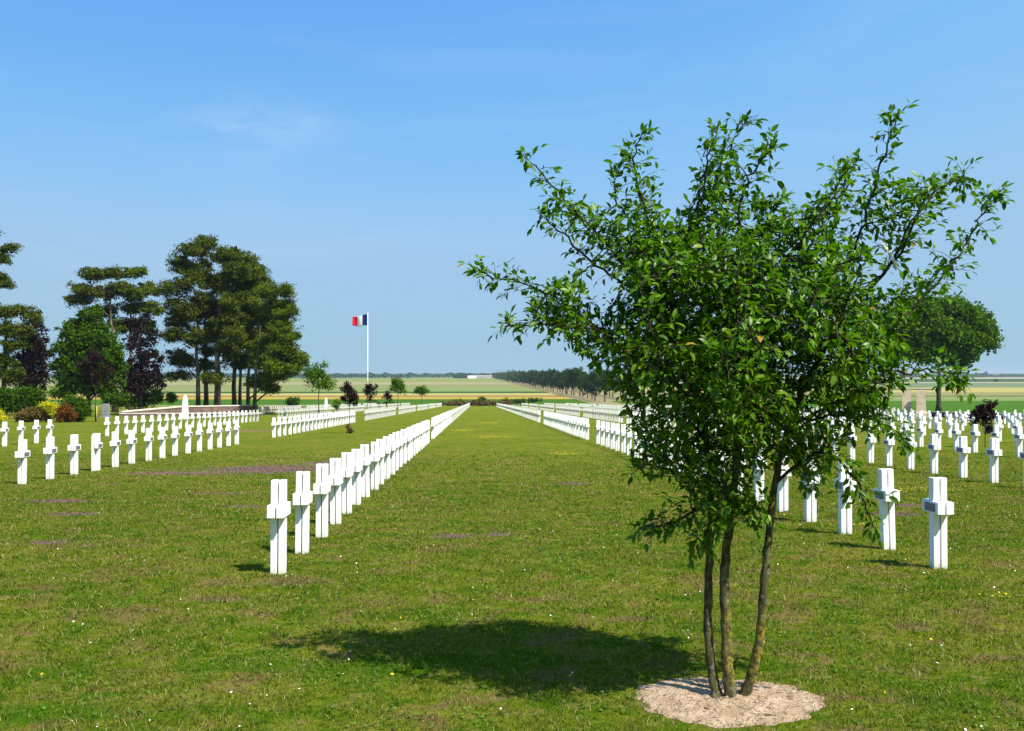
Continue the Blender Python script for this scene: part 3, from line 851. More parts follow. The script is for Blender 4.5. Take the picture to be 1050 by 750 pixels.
sapling('green_sapling', 'small loose green tree in the middle distance right of the flagpole', 408, 190,
        [(406, 392, 4, 3), (411, 394, 4, 4), (404, 397, 4, 3.5), (411, 399, 4.5, 3.5), (407, 401, 3, 2.5), (414, 400, 2.5, 3)], M['leaf_broad'], .08, 330, 70, 26, .45, .15)
sapling('green_sapling', 'small umbrella shaped green tree at the far end of the left rows', 432.5, 215,
        [(432, 399, 4.5, 2), (428, 401, 3, 2), (436, 401, 3.5, 2), (432, 402, 4, 1.6)], M['leaf_broad'], .08, 340, 50, 26, .45, .16)
sapling('purple_sapling', 'dark purple sapling rising behind the crosses at the right', 1010, 38.6,
        [(1006, 420, 6, 6), (1013, 418, 5, 6), (1001, 427, 6, 6), (1011, 430, 8, 7), (1017, 424, 4, 4), (1009, 412, 2.5, 3.5), (1022, 413, 3, 2), (1014, 440, 5, 5), (999, 433, 3, 3), (1017, 416, 4, 1.5)], M['leaf_copper'], .02, 350, 130, 26, .09, .04)
# the broad tree at the right
make_tree('broad_tree', 'broad umbrella shaped green tree behind the beige stone pylons', 'tree', 962, 150, 422,
          [(925, 327, 15, 10), (948, 319, 17, 9), (973, 318, 16, 9), (994, 326, 13, 10), (1008, 340, 9, 9), (935, 345, 16, 12), (960, 338, 20, 13), (987, 346, 17, 12), (924, 358, 11, 7), (950, 360, 16, 8), (975, 361, 15, 8), (996, 358, 11, 7), (984, 372, 5, 2.5), (1012, 350, 7, 6), (915, 338, 8, 8), (1006, 332, 7, 7)],
          M['leaf_broad'], M['darkbark'], .40, 620, 120, 1.0, .25, 360, limbs=14, lean=.2, trunk_top=10, depth_k=1.1)

# a few brown grass shoots round the stem of the purple sapling by the flagpole
g = ground(358.5, 55)
root = empty('grass_tuft', g, 'brown green tuft round the thin stem of the purple sapling by the flagpole', 'grass tuft')
crown('foliage', [(0, 0, .22, .16, .16, .24)], root, M['leaf_brownhedge'], 16, 30, .1, .05, 377)

# hedge and shrubs at the left
def shrub(name, lab, cat, boxes, mat, ncl, seed, rcl=.3, ls=.09, per=40):
    px, d = boxes[0][0], boxes[0][2]
    g = ground(px, d); k = d / FPX
    bl = []
    for (x, y, dd, rx, ry) in boxes:
        q = at(x, y, dd) - g
        bl.append((q.x, q.y, q.z, rx * k, max(.5, rx * k * .6), ry * k))
    root = empty(name, g, lab, cat)
    mb = MB()
    for b in bl: mb.tube([(b[0] * .9, b[1], -.1), (b[0], b[1], max(.2, b[2]))], [.04, .015], 6)
    mb.obj('stem', M['darkbark'], root)
    crown('foliage', bl, root, mat, ncl, per, rcl, ls, seed, surf=.5)


shrub('hedge', 'clipped dark green hedge at the left edge under the trees', 'hedge', [(4, 408, 98, 10, 9), (16, 408, 98, 9, 9), (28, 408, 98, 9, 9), (38, 408, 98, 8, 9), (-8, 408, 98, 10, 9), (10, 416, 98, 12, 5), (34, 416, 98, 10, 5)], M['leaf_hedge'], 330, 400, .38, .1, 60)
shrub('hedge', 'low bronze brown hedge left of the yellow shrub', 'hedge', [(28, 425, 84, 8, 5), (38, 425, 84, 8, 5), (48, 425, 84, 8, 5), (24, 428, 84, 7, 4)], M['leaf_brownhedge'], 190, 410, .25, .07, 60)
shrub('shrub', 'bright yellow flowering shrub above the bronze hedge', 'shrub', [(53, 419, 83.5, 6, 5), (47, 416, 84, 4, 2.5), (58, 424, 83.5, 4, 4)], M['leaf_yellow'], 90, 420, .2, .06, 50)
shrub('shrub', 'rust red shrub between the yellow and the green shrub', 'shrub', [(68, 421, 83, 6, 5), (66, 428, 83, 6, 5), (74, 427, 83, 4, 5)], M['leaf_rust'], 100, 430, .2, .06, 50)
shrub('shrub', 'tall bushy green shrub right of the rust red one', 'shrub', [(79, 416, 84, 7, 8), (72, 412, 85, 6, 5), (85, 420, 84, 5, 8), (79, 426, 84, 7, 6)], M['leaf_hedge'], 150, 440, .28, .08, 50)
shrub('shrub', 'pale golden shrub at the far left edge beside the crosses', 'shrub', [(-3, 424, 80, 5, 4), (0, 430, 80, 4, 4)], M['leaf_yellow'], 60, 445, .22, .06, 40)
shrub('shrub', 'olive yellow bushes under the pines beyond the small posts', 'shrub', [(60, 403, 118, 12, 4), (160, 406, 135, 7, 7), (176, 408, 135, 6, 5), (150, 409, 135, 8, 5), (118, 405, 130, 7, 4)], M['leaf_lime'], 150, 450, .4, .11, 40)
shrub('shrub', 'dark green bush under the copper tree at left', 'shrub', [(142, 412, 125, 20, 5), (118, 409, 122, 16, 6)], M['leaf_hedge'], 150, 455, .4, .12, 40)
shrub('shrub', 'low green bush between the pine stand and the green sapling', 'shrub', [(300, 412, 200, 6, 3.5)], M['leaf_hedge'], 50, 460, .4, .16, 40)
shrub('shrub', 'small olive bush left of the purple sapling among crosses', 'shrub', [(345, 415, 95, 3, 4)], M['leaf_lime'], 40, 465, .2, .07, 40)
shrub('shrub', 'dark bush at the far end of the central grass aisle', 'shrub', [(495, 411, 292, 3.5, 3), (492, 413, 292, 5, 2), (500, 414, 292, 4, 1.5)], M['leaf_hedge'], 90, 470, .6, .2, 40)
shrub('hedge', 'low brown and green hedge closing the far end of the graves', 'hedge', [(455 + i * 9, 414, 290, 7, 2.2) for i in range(8)], M['leaf_brownhedge'], 150, 475, .5, .2, 40)
shrub('hedge', 'dark green hedge beyond the far left rows', 'hedge', [(466, 413.5, 296, 5, 2.6), (474, 413, 296, 5, 2.6), (384, 414, 296, 6, 2), (400, 414, 296, 7, 2), (520, 412, 296, 7, 2), (534, 412, 296, 7, 2), (548, 411, 296, 7, 2)], M['leaf_hedge'], 150, 480, .5, .2, 40)

# grey tombstone and the small white posts
g = ground(108.5, 106)
root = empty('tombstone', g, 'grey upright tombstone right of the staked purple sapling', 'tombstone')
mb = MB(); mb.box(-.42, .42, -.1, .1, .2, 1.45); mb.obj('headstone', M['stone_grey'], root, bevel=.04)
mb = MB(); mb.box(-.55, .55, -.35, .25, -.1, .198); mb.obj('base', M['stone_grey'], root, bevel=.02)
PM = MB(); PM.tube([(0, 0, -.1), (0, 0, .62), (0, 0, .70)], [.09, .09, .04], 8); pm = PM.mesh('white_post')
for i, px in enumerate((125, 130.5, 141, 146.5, 151.5, 157)):
    o = link('white_post', pm, M['cross']); o.location = ground(px, 124)
    tag(o, 'small white post in the line under the copper tree on the left', 'post', 'small white posts under the trees')

# ------------------------------------------------------------------ the avenue
def avenue_meshes(seed):
    r = random.Random(seed)
    bl = [(r.uniform(-1.6, 1.6), r.uniform(-1.6, 1.6), 9.6 + r.uniform(-4.6, 4.0), r.uniform(3.0, 4.4), r.uniform(3.0, 4.4), r.uniform(2.0, 3.2)) for _ in range(9)]
    bl += [(0, 0, 14.6, 2.4, 2.4, 1.8)]
    P = clump_points(bl, 70, 34, 1.0, seed, surf=.6)
    V, F, a = leaf_quads(P, .42, seed)
    cm = np_mesh('foliage', V, [F], attr=a); cm.materials.append(M['leaf_avenue'])
    mb = MB(); mb.tube([(0, 0, -.3), (.1, 0, 3), (0, .1, 6), (0, 0, 10)], [.45, .34, .30, .15], 8)
    tm = mb.mesh('trunk', True); tm.materials.append(M['stone_trunk'])
    return cm, tm


M['stone_trunk'] = bark_mat('grey_tan_bark', (0.07, 0.055, 0.045), (0.20, 0.16, 0.13), 1.2)
AV = [avenue_meshes(s) for s in (11, 12, 13, 14)]
n_av = 0; far_av = []
for side, X in ((0, 44.5), (1, 58.5)):
    y = 352 + side * 7
    while y < 2700:
        z = gz(y); jx = random.uniform(-.8, .8); scl_ = random.uniform(.60, .80)
        if y < 1000:
            k = random.randrange(4)
            lab = ('dark green avenue tree, %s along the near left line of the roadside avenue' if side == 0 else 'dark green avenue tree, %s along the far right line of the roadside avenue') % ORD[n_av] if n_av < 28 else \
                ('dark tree near the far end of the ' + ('left' if side == 0 else 'right') + ' line of the roadside avenue')
            e = empty('avenue_tree', (X + jx, y, z), lab, 'tree', 'trees of the roadside avenue', random.uniform(0, 6.28))
            e.scale = (scl_,) * 3
            link('foliage', AV[k][0], M['leaf_avenue'], e); link('trunk', AV[k][1], M['stone_trunk'], e)
            n_av += 1
        else: far_av.append((X + jx, y, z, scl_))
        y += 17 * (1 if y < 1000 else 1.3)
    n_av = 0
r = np.random.default_rng(5)
P = np.concatenate([np.array([x, y, z]) + np.array([0, 0, 9.5 * s]) + r.normal(size=(120, 3)) * np.array([2.4, 2.4, 2.6]) for x, y, z, s in far_av])
V, F, a = leaf_quads(P, 1.0, 3)
tag(link('avenue_trees', np_mesh('avenue_trees', V, [F], attr=a), M['leaf_avenue']), 'far end of the tree avenue merging into one dark line', 'trees', kind='stuff')

# distant woods, one mass each side
def woods(name, spans, lab, seed):
    r = np.random.default_rng(seed); P = []
    for (px0, px1, d, h, n) in spans:
        x = r.uniform(px0, px1, n)
        for xx in x:
            dd = d * r.uniform(.97, 1.05); g = ground(xx, dd)
            hh = h * (0.55 + 0.55 * mnoise.noise(Vector((xx * .12, d * .01, 0))) + .25) * (r.uniform(0, 1) ** .5)
            P.append((g.x, g.y, g.z + max(.5, hh)))
    V, F, a = leaf_quads(np.array(P), 2.6, seed, 1.0)
    tag(link(name, np_mesh(name, V, [F], attr=a), M['leaf_far']), lab, 'woods', kind='stuff')


woods('woods', [(-60, 560, 2900, 13, 9000), (465, 484, 2450, 14, 900), (-60, 420, 2500, 9, 3500)], 'blue green woods along the horizon to the left of the avenue', 61)
woods('woods', [(850, 1110, 3300, 11, 4200), (1000, 1012, 3150, 16, 250), (850, 1000, 3100, 7, 1000)], 'thin dark line of woods on the horizon at the right', 62)
for px, d, nm in ((338, 1010, 'dark bush alone in the pale field left of the flagpole'), (1021, 1300, 'dark bush alone in the green field at the right'),):
    g = ground(px, d); k = d / FPX
    root = empty('field_bush', g, nm, 'bush')
    crown('foliage', [(0, 0, 1.2, 2.3 * k, 2 * k, 1.1 * k)], root, M['leaf_far'], 20, 20, 1.0, .6, 66)
# pale farm sheds on the horizon
shed = simple('white_shed', (.75, .76, .76), .6, .3, .05, .05); shroof = simple('shed_roof', (.42, .36, .34), .7, .2, .1, .05)
for i, (px, d, wd, h, lab) in enumerate(((480, 2350, 20, 4.2, 'long white farm shed on the horizon beside the avenue'), (496, 2700, 60, 4.5, 'low grey pink farm buildings right of the white shed'), (473, 2900, 44, 5, 'pale farm building left of the long white shed'))):
    g = ground(px + 4, d); root = empty('farm_shed', g, lab, 'building')
    mb = MB(); mb.box(-wd / 2, wd / 2, -8, 8, -1, h); mb.obj('wall', shed if i != 1 else shroof, root)
    mb = MB(); mb.loft([[(-wd / 2 - .5, -8.5, h + .01), (wd / 2 + .5, -8.5, h + .01), (wd / 2 + .5, 8.5, h + .01), (-wd / 2 - .5, 8.5, h + .01)], [(-wd / 2 - .5, -.3, h + 2.2), (wd / 2 + .5, -.3, h + 2.2), (wd / 2 + .5, .3, h + 2.2), (-wd / 2 - .5, .3, h + 2.2)]])
    mb.obj('roof', shed if i == 0 else shroof, root)

# ------------------------------------------------------------------ the foreground tree
TD = 6.22
TG = ground(749, TD)
KP = TD / FPX


def tp(px, py, dz=0.0):
    """point in the tree's own frame (metres from its base)"""
    return at(px, py, TD) + Fv * dz - TG


tree = empty('multi_stem_tree', TG, 'leafy green tree with three slender stems in a round bed of pale sand', 'tree')


def smooth_poly(pts, n=6):
    out = []
    P_ = [pts[0]] + pts + [pts[-1]]
    for i in range(1, len(P_) - 2):
        p0, p1, p2, p3 = P_[i - 1], P_[i], P_[i + 1], P_[i + 2]
        for k in range(n):
            t_ = k / n
            out.append(0.5 * ((2 * p1) + (p2 - p0) * t_ + (2 * p0 - 5 * p1 + 4 * p2 - p3) * t_ ** 2 + (3 * p1 - p0 - 3 * p2 + p3) * t_ ** 3))
    out.append(pts[-1]); return out


STEMS = [
    ([(736, 716, 0), (731, 690, .02), (728, 650, .06), (729, 590, .07), (731, 530, .06), (730, 480, .08), (724, 430, .12), (706, 370, .15), (688, 300, .1)], .034, .013),
    ([(748, 722, -.04), (746, 690, -.02), (745, 640, 0), (743, 590, .0), (747, 540, -.02), (753, 480, -.05), (756, 410, -.12), (762, 330, -.16), (766, 270, -.1)], .042, .013),
    ([(761, 722, .02), (768, 700, 0), (777, 655, -.04), (781, 600, -.06), (785, 555, -.05), (797, 485, 0), (818, 420, .06), (850, 360, .12), (880, 310, .1)], .037, .012),
]
nodes = []   # (pos, parent)
stem_paths = []
for pts, r0, r1 in STEMS:
    sp = smooth_poly([tp(*p) for p in pts], 6)
    stem_paths.append((sp, r0, r1))
    mb = MB(); n = len(sp)
    rad = [(r0 + (r1 - r0) * (i / (n - 1)) ** .9) * (1.35 - .35 * min(1, i / 3)) * (1 + .06 * math.sin(i * 1.7)) for i in range(n)]
    sp2 = [p + Vector((random.gauss(0, .003), random.gauss(0, .003), 0)) for p in sp]
    mb.tube(sp2, rad, 14)
    mb.obj('trunk', M['bark'], tree, smooth=True)

LIMBS = [  # start stem (index), fraction along, then points
    (0, .70, [(690, 400, .2), (640, 355, .25), (590, 315, .2), (545, 293, .1), (505, 284, .05), (476, 277, .02)]),
    (0, .70, [(680, 380, -.25), (620, 345, -.3), (570, 335, -.2), (530, 335, -.1), (510, 333, -.1)]),
    (0, .85, [(672, 310, -.1), (635, 270, -.15), (595, 225, -.1), (560, 185, -.05), (530, 152, 0)]),
    (0, .88, [(660, 300, .3), (610, 262, .35), (570, 225, .3), (545, 208, .2)]),
    (0, 1.0, [(672, 240, .05), (655, 195, 0), (650, 160, 0), (664, 125, 0)]),
    (0, .95, [(660, 250, 0), (632, 200, .1), (642, 150, .1)]),
    (0, 1.0, [(700, 250, -.1), (716, 200, -.1), (722, 165, -.1), (738, 125, -.1)]),
    (1, .95, [(742, 240, .1), (735, 190, .1), (750, 150, .05), (770, 116, 0)]),
    (1, .97, [(755, 235, -.1), (760, 195, -.1), (780, 165, -.1), (796, 147, -.1)]),
    (1, 1.0, [(780, 240, 0), (795, 215, .1), (805, 205, .1)]),
    (1, .9, [(795, 270, -.3), (820, 235, -.3), (845, 200, -.25), (852, 172, -.2)]),
    (1, .92, [(790, 250, .2), (783, 215, .2), (778, 190, .2)]),
    (2, .95, [(880, 270, .1), (893, 220, .1), (905, 170, .05), (915, 135, 0), (926, 108, 0)]),
    (2, .93, [(868, 290, .3), (870, 230, .3), (878, 185, .25), (886, 150, .2)]),
    (2, .97, [(905, 275, -.1), (925, 235, -.1), (948, 200, -.05), (962, 190, 0)]),
    (2, 1.0, [(905, 270, -.2), (930, 215, -.3), (965, 190, -.25), (985, 195, -.2)]),
    (2, .82, [(870, 370, -.1), (910, 335, -.15), (945, 300, -.1), (975, 270, -.05), (1000, 235, 0), (1015, 210, 0), (1028, 190, 0)]),
    (2, .85, [(900, 340, .3), (935, 305, .3), (965, 290, .2), (985, 262, .2)]),
    (2, .72, [(850, 410, -.2), (890, 390, -.3), (930, 380, -.3), (960, 385, -.25), (975, 398, -.2)]),
    (2, .70, [(850, 430, .2), (890, 430, .2), (925, 440, .2), (950, 465, .15)]),
    (2, .62, [(830, 460, -.2), (855, 480, -.3), (870, 510, -.3), (882, 548, -.3)]),
    (2, .60, [(815, 470, .2), (840, 490, .25), (835, 515, .25)]),
    (0, .55, [(712, 520, -.1), (690, 530, -.15), (668, 535, -.2), (658, 530, -.2)]),
    (0, .58, [(705, 490, .1), (670, 480, .15), (645, 490, .2)]),
    (0, .55, [(722, 530, -.2), (712, 545, -.25), (700, 548, -.25)]),
    (1, .60, [(765, 510, -.2), (755, 520, -.25), (750, 535, -.25)]),
    (1, .55, [(735, 500, -.3), (725, 520, -.35), (720, 530, -.35)]),
    (1, .8, [(740, 360, -.5), (730, 310, -.7), (735, 260, -.7)]),
    (1, .8, [(780, 360, .5), (790, 310, .7), (780, 260, .7)]),
    (2, .8, [(830, 340, -.5), (840, 300, -.65), (850, 260, -.6)]),
    (0, .8, [(690, 350, .5), (670, 300, .65), (660, 260, .5)]),
    (0, .78, [(670, 380, -.5), (650, 330, -.7), (640, 290, -.6)]),
]
segs_mb = MB()
BONE = []       # sampled bone points to seed the colonisation
for sp, r0, r1 in stem_paths:
    n = len(sp)
    for i in range(int(n * .55), n): BONE.append(sp[i])
SPRAY = []


def f_ok(k, n): return k < .7 * n


for si, fr, pts in LIMBS:
    sp, r0, r1 = stem_paths[si]
    i = min(len(sp) - 1, int(fr * (len(sp) - 1)))
    st = sp[i]
    # the last leaves reach past the wood, so stop each bough a little short
    e0, e1 = Vector(tp(*pts[-2])), Vector(tp(*pts[-1]))
    e1 = e1 - (e1 - e0).normalized() * min(.07, (e1 - e0).length * .5)
    pl = smooth_poly([st] + [tp(*p) for p in pts[:-1]] + [e1], 7)
    pl = [p + Vector((random.gauss(0, .006), random.gauss(0, .006), random.gauss(0, .006))) if 0 < k else p for k, p in enumerate(pl)]
    n = len(pl); w0 = .0095 if len(pts) > 3 else .007
    segs_mb.tube(pl, [w0 * (1 - k / n) ** .8 + .0018 for k in range(n)], 6)
    BONE += pl[2:]
    SPRAY.append(pl)

# crown outline (picture pixels) -> attraction points with real depth
POLY = [(544, 308), (566, 290), (594, 276), (616, 262), (600, 240), (572, 214), (574, 198), (592, 200), (622, 224), (644, 232), (652, 200), (668, 200), (684, 226), (706, 222), (716, 185), (738, 158), (752, 168), (750, 215), (770, 238),
        (795, 224), (825, 208), (850, 200), (864, 226), (878, 192), (900, 172), (916, 186), (935, 196), (945, 206), (925, 222), (905, 232), (888, 232), (870, 250), (872, 284), (894, 304), (925, 300), (945, 300), (935, 322),
        (925, 345), (916, 368), (912, 392), (906, 425), (900, 452), (880, 445), (862, 452), (845, 485), (822, 478), (806, 470), (790, 468), (772, 486), (752, 522), (724, 518), (704, 500), (684, 476),
        (662, 468), (648, 440), (632, 408), (612, 372), (585, 352), (560, 340), (545, 325)]


def inside(x, y):
    c = False; j = len(POLY) - 1
    for i in range(len(POLY)):
        xi, yi = POLY[i]; xj, yj = POLY[j]
        if (yi > y) != (yj > y) and x < (xj - xi) * (y - yi) / (yj - yi) + xi: c = not c
        j = i
    return c


def edge_dist(x, y):
    m = 1e9; n = len(POLY)
    for i in range(n):
        ax, ay = POLY[i]; bx, by = POLY[(i + 1) % n]
        dx, dy = bx - ax, by - ay
        t_ = max(0, min(1, ((x - ax) * dx + (y - ay) * dy) / (dx * dx + dy * dy)))
        m = min(m, math.hypot(x - ax - t_ * dx, y - ay - t_ * dy))
    return m


rt = random.Random(21)
ATT = []
while len(ATT) < 9800:
    x, y = rt.uniform(540, 965), rt.uniform(155, 525)
    dz = rt.uniform(-1.05, 1.05)
    if not inside(x, y): continue
    hd = min(1.05, .16 + edge_dist(x, y) * KP * 1.35)
    if abs(dz) > hd: continue
    p = tp(x, y, dz)
    if mnoise.noise(p * 1.9) < -0.20: continue     # airy holes
    ATT.append(p)
# space colonisation
NP = [b.copy() for b in BONE]; PAR = [-1] * len(NP)
alive = list(range(len(ATT)))
STEP = .05
for it in range(46):
    kd = kdtree.KDTree(len(NP))
    for i, p in enumerate(NP): kd.insert(p, i)
    kd.balance()
    pull = {}; nxt = []
    for a in alive:
        co, idx, dist = kd.find(ATT[a])
        if dist < .038: continue
        nxt.append(a)
        if dist < .9: pull.setdefault(idx, []).append(a)
    alive = nxt
    if not pull: break
    for idx, lst in pull.items():
        v = Vector((0, 0, 0))
        for a in lst: v += (ATT[a] - NP[idx]).normalized()
        v += Vector((rt.gauss(0, .25), rt.gauss(0, .25), rt.gauss(0, .25)))
        if v.length < 1e-4: continue
        q = NP[idx] + v.normalized() * STEP
        NP.append(q); PAR.append(idx)
NB = len(BONE)
desc = [0] * len(NP)
for i in range(len(NP) - 1, NB - 1, -1):
    if PAR[i] >= 0: desc[PAR[i]] += desc[i] + 1
for i in range(NB, len(NP)):
    p = PAR[i]
    ra = .0016 + .0011 * math.sqrt(desc[i]); rb = .0016 + .0011 * math.sqrt(desc[i] + 1)
    segs_mb.tube([NP[p], NP[i]], [rb, ra], 4, cap=False)
print('tree nodes', len(NP) - NB, 'left', len(alive))

# leaves
LP, LD, LS = [], [], []


def add_leaf(p, d, s):
    LP.append(p[:]); LD.append(d[:]); LS.append(s)


def rdir(rg, base, spread, droop):
    v = Vector((rg.gauss(0, 1), rg.gauss(0, 1), rg.gauss(0, .8)))
    v = v.normalized() * spread + base
    v.z -= droop
    return v.normalized()


for i in range(NB, len(NP)):
    if desc[i] > 12: continue
    d = (NP[i] - NP[PAR[i]]).normalized()
    if NP[i].z < .75 + .2 * rt.random(): pass
    k = 4 if desc[i] == 0 else 2
    for _ in range(k):
        add_leaf(NP[i] + Vector((rt.gauss(0, .012), rt.gauss(0, .012), rt.gauss(0, .012))), rdir(rt, d, 1.0, .25), rt.uniform(.030, .074))
# sprays: side twigs + leaves along the outer half of each limb
for pl in SPRAY:
    n = len(pl)
    for k in range(int(n * .22), n):
        p = pl[k]; d = (pl[k] - pl[k - 1]).normalized()
        f = k / n
        if rt.random() < (.95 if f_ok(k, n) else .7):
            # side twig
            for _s in range(2):
                L = rt.uniform(.05, .21) * (1.2 - f * .7)
                sd_ = rdir(rt, d * .7, 1.0, -.1)
                q = p + sd_ * L
                mid = p.lerp(q, .5) + Vector((0, 0, .01))
                segs_mb.tube([p, mid, q], [.0022, .0018, .0012], 4, cap=False)
                m = max(2, int(L / .028))
                for j in range(1, m + 1):
                    add_leaf(p.lerp(q, j / m), rdir(rt, sd_, .95, .3), rt.uniform(.034, .070))
                add_leaf(q, rdir(rt, sd_, .5, .2), rt.uniform(.040, .070))
        if rt.random() < .8: add_leaf(p, rdir(rt, d * .5, 1.0, .2), rt.uniform(.034, .070))
    for _s in range(5): add_leaf(pl[-1], rdir(rt, (pl[-1] - pl[-2]).normalized(), .7, .1), rt.uniform(.040, .070))
print('leaves', len(LP))
segs_mb.obj('branch', M['twig'], tree, smooth=True)


def leaf_mesh(LP, LD, LS, seed):
    r = np.random.default_rng(seed)
    P = np.array(LP); D = np.array(LD); S = np.array(LS)[:, None]
    n = len(P)
    up = np.tile(np.array([0.0, 0.0, 1.0]), (n, 1)) + r.normal(size=(n, 3)) * .45
    side = np.cross(D, up); side /= np.linalg.norm(side, axis=1)[:, None] + 1e-9
    nor = np.cross(side, D)
    W = .22
    out = []
    for (u, w_, h) in ((0, 0, 0), (.30, -W, .04), (.30, 0, -.02), (.30, W, .04), (.68, -W * .85, .02), (.68, 0, -.05), (.68, W * .85, .02), (1.0, 0, -.16)):
        out.append(P + D * S * u * 1.0 + side * S * w_ + nor * S * (h))
    # petiole gap: shift the blade outwards a little
    out = [o + D * .008 for o in out]
    V = np.stack(out, 1).reshape(-1, 3)
    b = (np.arange(n) * 8)[:, None]
    T = np.concatenate([b + np.array([0, 2, 1]), b + np.array([0, 3, 2]), b + np.array([4, 5, 7]), b + np.array([5, 6, 7])])
    Q = np.concatenate([b + np.array([1, 2, 5, 4]), b + np.array([2, 3, 6, 5])])
    return np_mesh('foliage', V, [T, Q], smooth=True, attr=np.repeat(r.uniform(0, 1, n), 8))


link('foliage', leaf_mesh(LP, LD, LS, 4), M['leaf_main'], tree)
# pale seed cluster hanging in the sky gap
pale = simple('pale_seed_pod', (.78, .70, .58), .6, .3, .15, 60)
mb = MB()
for (px, py) in ((893, 257), (895, 260), (899, 264), (902, 270), (904, 274), (905, 277)):
    c_ = tp(px, py, -.22)
    rr_ = random.uniform(.008, .014)
    mb.tube([c_ + Vector((0, 0, rr_ * 1.4 * math.cos(a))) for a in (0, .7, 1.57, 2.4, 3.1)], [rr_ * math.sin(max(.15, a)) for a in (.15, .7, 1.57, 2.4, 3.0)], 8)
mb.tube([tp(891, 252, -.2), tp(895, 260, -.22), tp(905, 277, -.22)], [.002, .002, .001], 5)
mb.obj('seed_cluster', pale, tree, smooth=True)

# sand bed
t = NT('pale_sand')
p_ = t.pos()
n1 = t.noise(9, 5, p_, .7); n2 = t.noise(90, 4, p_, .7); n3 = t.noise(28, 4, p_, .65)
c = t.mix(t.ramp(n1, .35, .68), (0.39, 0.27, 0.165), (0.55, 0.41, 0.285))
c = t.mix(t.math('MULTIPLY', t.ramp(n2, .52, .66), .6), c, (0.24, 0.16, 0.10))
c = t.mix(t.math('MULTIPLY', t.ramp(n3, .57, .66), .8), c, (0.12, 0.115, 0.035))
M['sand'] = t.done(t.bsdf(c, .95, .1, t.math('ADD', n2, n3), .9, .02))
SC = (1.545, 6.12); SR = (.575, .50)


def sand_edge(a): return 1 + .04 * math.sin(a * 3 + 1) + .025 * math.sin(a * 7 + 2) + .02 * math.sin(a * 13) + .02 * math.sin(a * 23 + 1)


V = [(SC[0], SC[1], gz(SC[1]) + .03)]; F = []
NR, NA = 40, 240
for i in range(1, NR + 1):
    for k in range(NA):
        a = 2 * math.pi * k / NA; q = i / NR * sand_edge(a)
        x = SC[0] + SR[0] * q * math.cos(a); y = SC[1] + SR[1] * q * math.sin(a)
        h = .002 + .014 * (1 - (i / NR) ** 2) + (.016 * mnoise.noise(Vector((x * 9, y * 9, 0))) + .010 * mnoise.noise(Vector((x * 31, y * 31, 3)))) * (1 - (i / NR) ** 4)
        V.append((x, y, gz(y) + h))
for k in range(NA): F.append((0, 1 + k, 1 + (k + 1) % NA))
for i in range(NR - 1):
    for k in range(NA):
        a = 1 + i * NA + k; b = 1 + i * NA + (k + 1) % NA; F.append((a, a + NA, b + NA, b))
me = bpy.data.meshes.new('sand'); me.from_pydata(V, [], F); me.update()
for p in me.polygons: p.use_smooth = True
tag(link('sand', me, M['sand']), kind='structure')

# ------------------------------------------------------------------ grass blades, flowers, litter
def in_sand(x, y, k=1.0):
    a = np.arctan2((y - SC[1]) / SR[1], (x - SC[0]) / SR[0]); q = np.hypot((y - SC[1]) / SR[1], (x - SC[0]) / SR[0])
    e = 1 + .04 * np.sin(a * 3 + 1) + .025 * np.sin(a * 7 + 2) + .02 * np.sin(a * 13) + .02 * np.sin(a * 23 + 1)
    return q < e * k


def scatter(n, d0, d1, r, power=1.0):
    d = d0 + (d1 - d0) * r.uniform(0, 1, n) ** power
    s = r.uniform(-1, 1, n) * (.57 * d + 2.2)
    x = d * math.sin(YAW) + s * math.cos(YAW); y = d * math.cos(YAW) - s * math.sin(YAW)
    return x, y, d


def gzv(y): return -0.0255 * y


r = np.random.default_rng(77)
N = 900000
x, y, d = scatter(N, 3.8, 38, r, 1.35)
# clumpiness
cl = np.sin(x * 7.1 + 1.3 * np.sin(y * 5.3)) * np.sin(y * 6.7 + 1.7 * np.sin(x * 4.1)) + .6 * np.sin(x * 23 + 2 * np.sin(y * 17)) * np.sin(y * 21 + np.sin(x * 19))
keep = (~in_sand(x, y, .93) | (r.uniform(0, 1, N) < .02)) & (r.uniform(0, 1, N) < .72 + .25 * cl) & (r.uniform(0, 1, N) < np.clip((38 - d) / 22, 0, 1))
x, y, d, cl = x[keep], y[keep], d[keep], cl[keep]
n = len(x)
h = r.uniform(.014, .036, n) * (1 + .25 * cl) * np.where(r.uniform(0, 1, n) < .02, 1.8, 1)
wd = r.uniform(.0016, .0030, n) * (d / 5.5) ** .85
an = r.uniform(0, 2 * np.pi, n); ln_ = h * r.uniform(.3, 1.5, n); an2 = r.uniform(0, 2 * np.pi, n)
bx, by = np.cos(an) * wd, np.sin(an) * wd
z0 = gzv(y) - .002
tx, ty = x + np.cos(an2) * ln_, y + np.sin(an2) * ln_
mx, my = x + np.cos(an2) * ln_ * .35, y + np.sin(an2) * ln_ * .35
V = np.stack([np.stack([x - bx, y - by, z0], 1), np.stack([x + bx, y + by, z0], 1), np.stack([mx + bx * .8, my + by * .8, z0 + h * .62], 1), np.stack([mx - bx * .8, my - by * .8, z0 + h * .62], 1), np.stack([tx, ty, z0 + h], 1)], 1).reshape(-1, 3)
b = (np.arange(n) * 5)[:, None]
me = np_mesh('grass', V, [b + np.array([0, 1, 2, 3]), b + np.array([3, 2, 4])], attr=np.repeat(r.uniform(0, 1, n), 5))
tag(link('grass', me, blade_mat()), 'short mown grass covering the lawn near the camera', 'grass', kind='stuff')


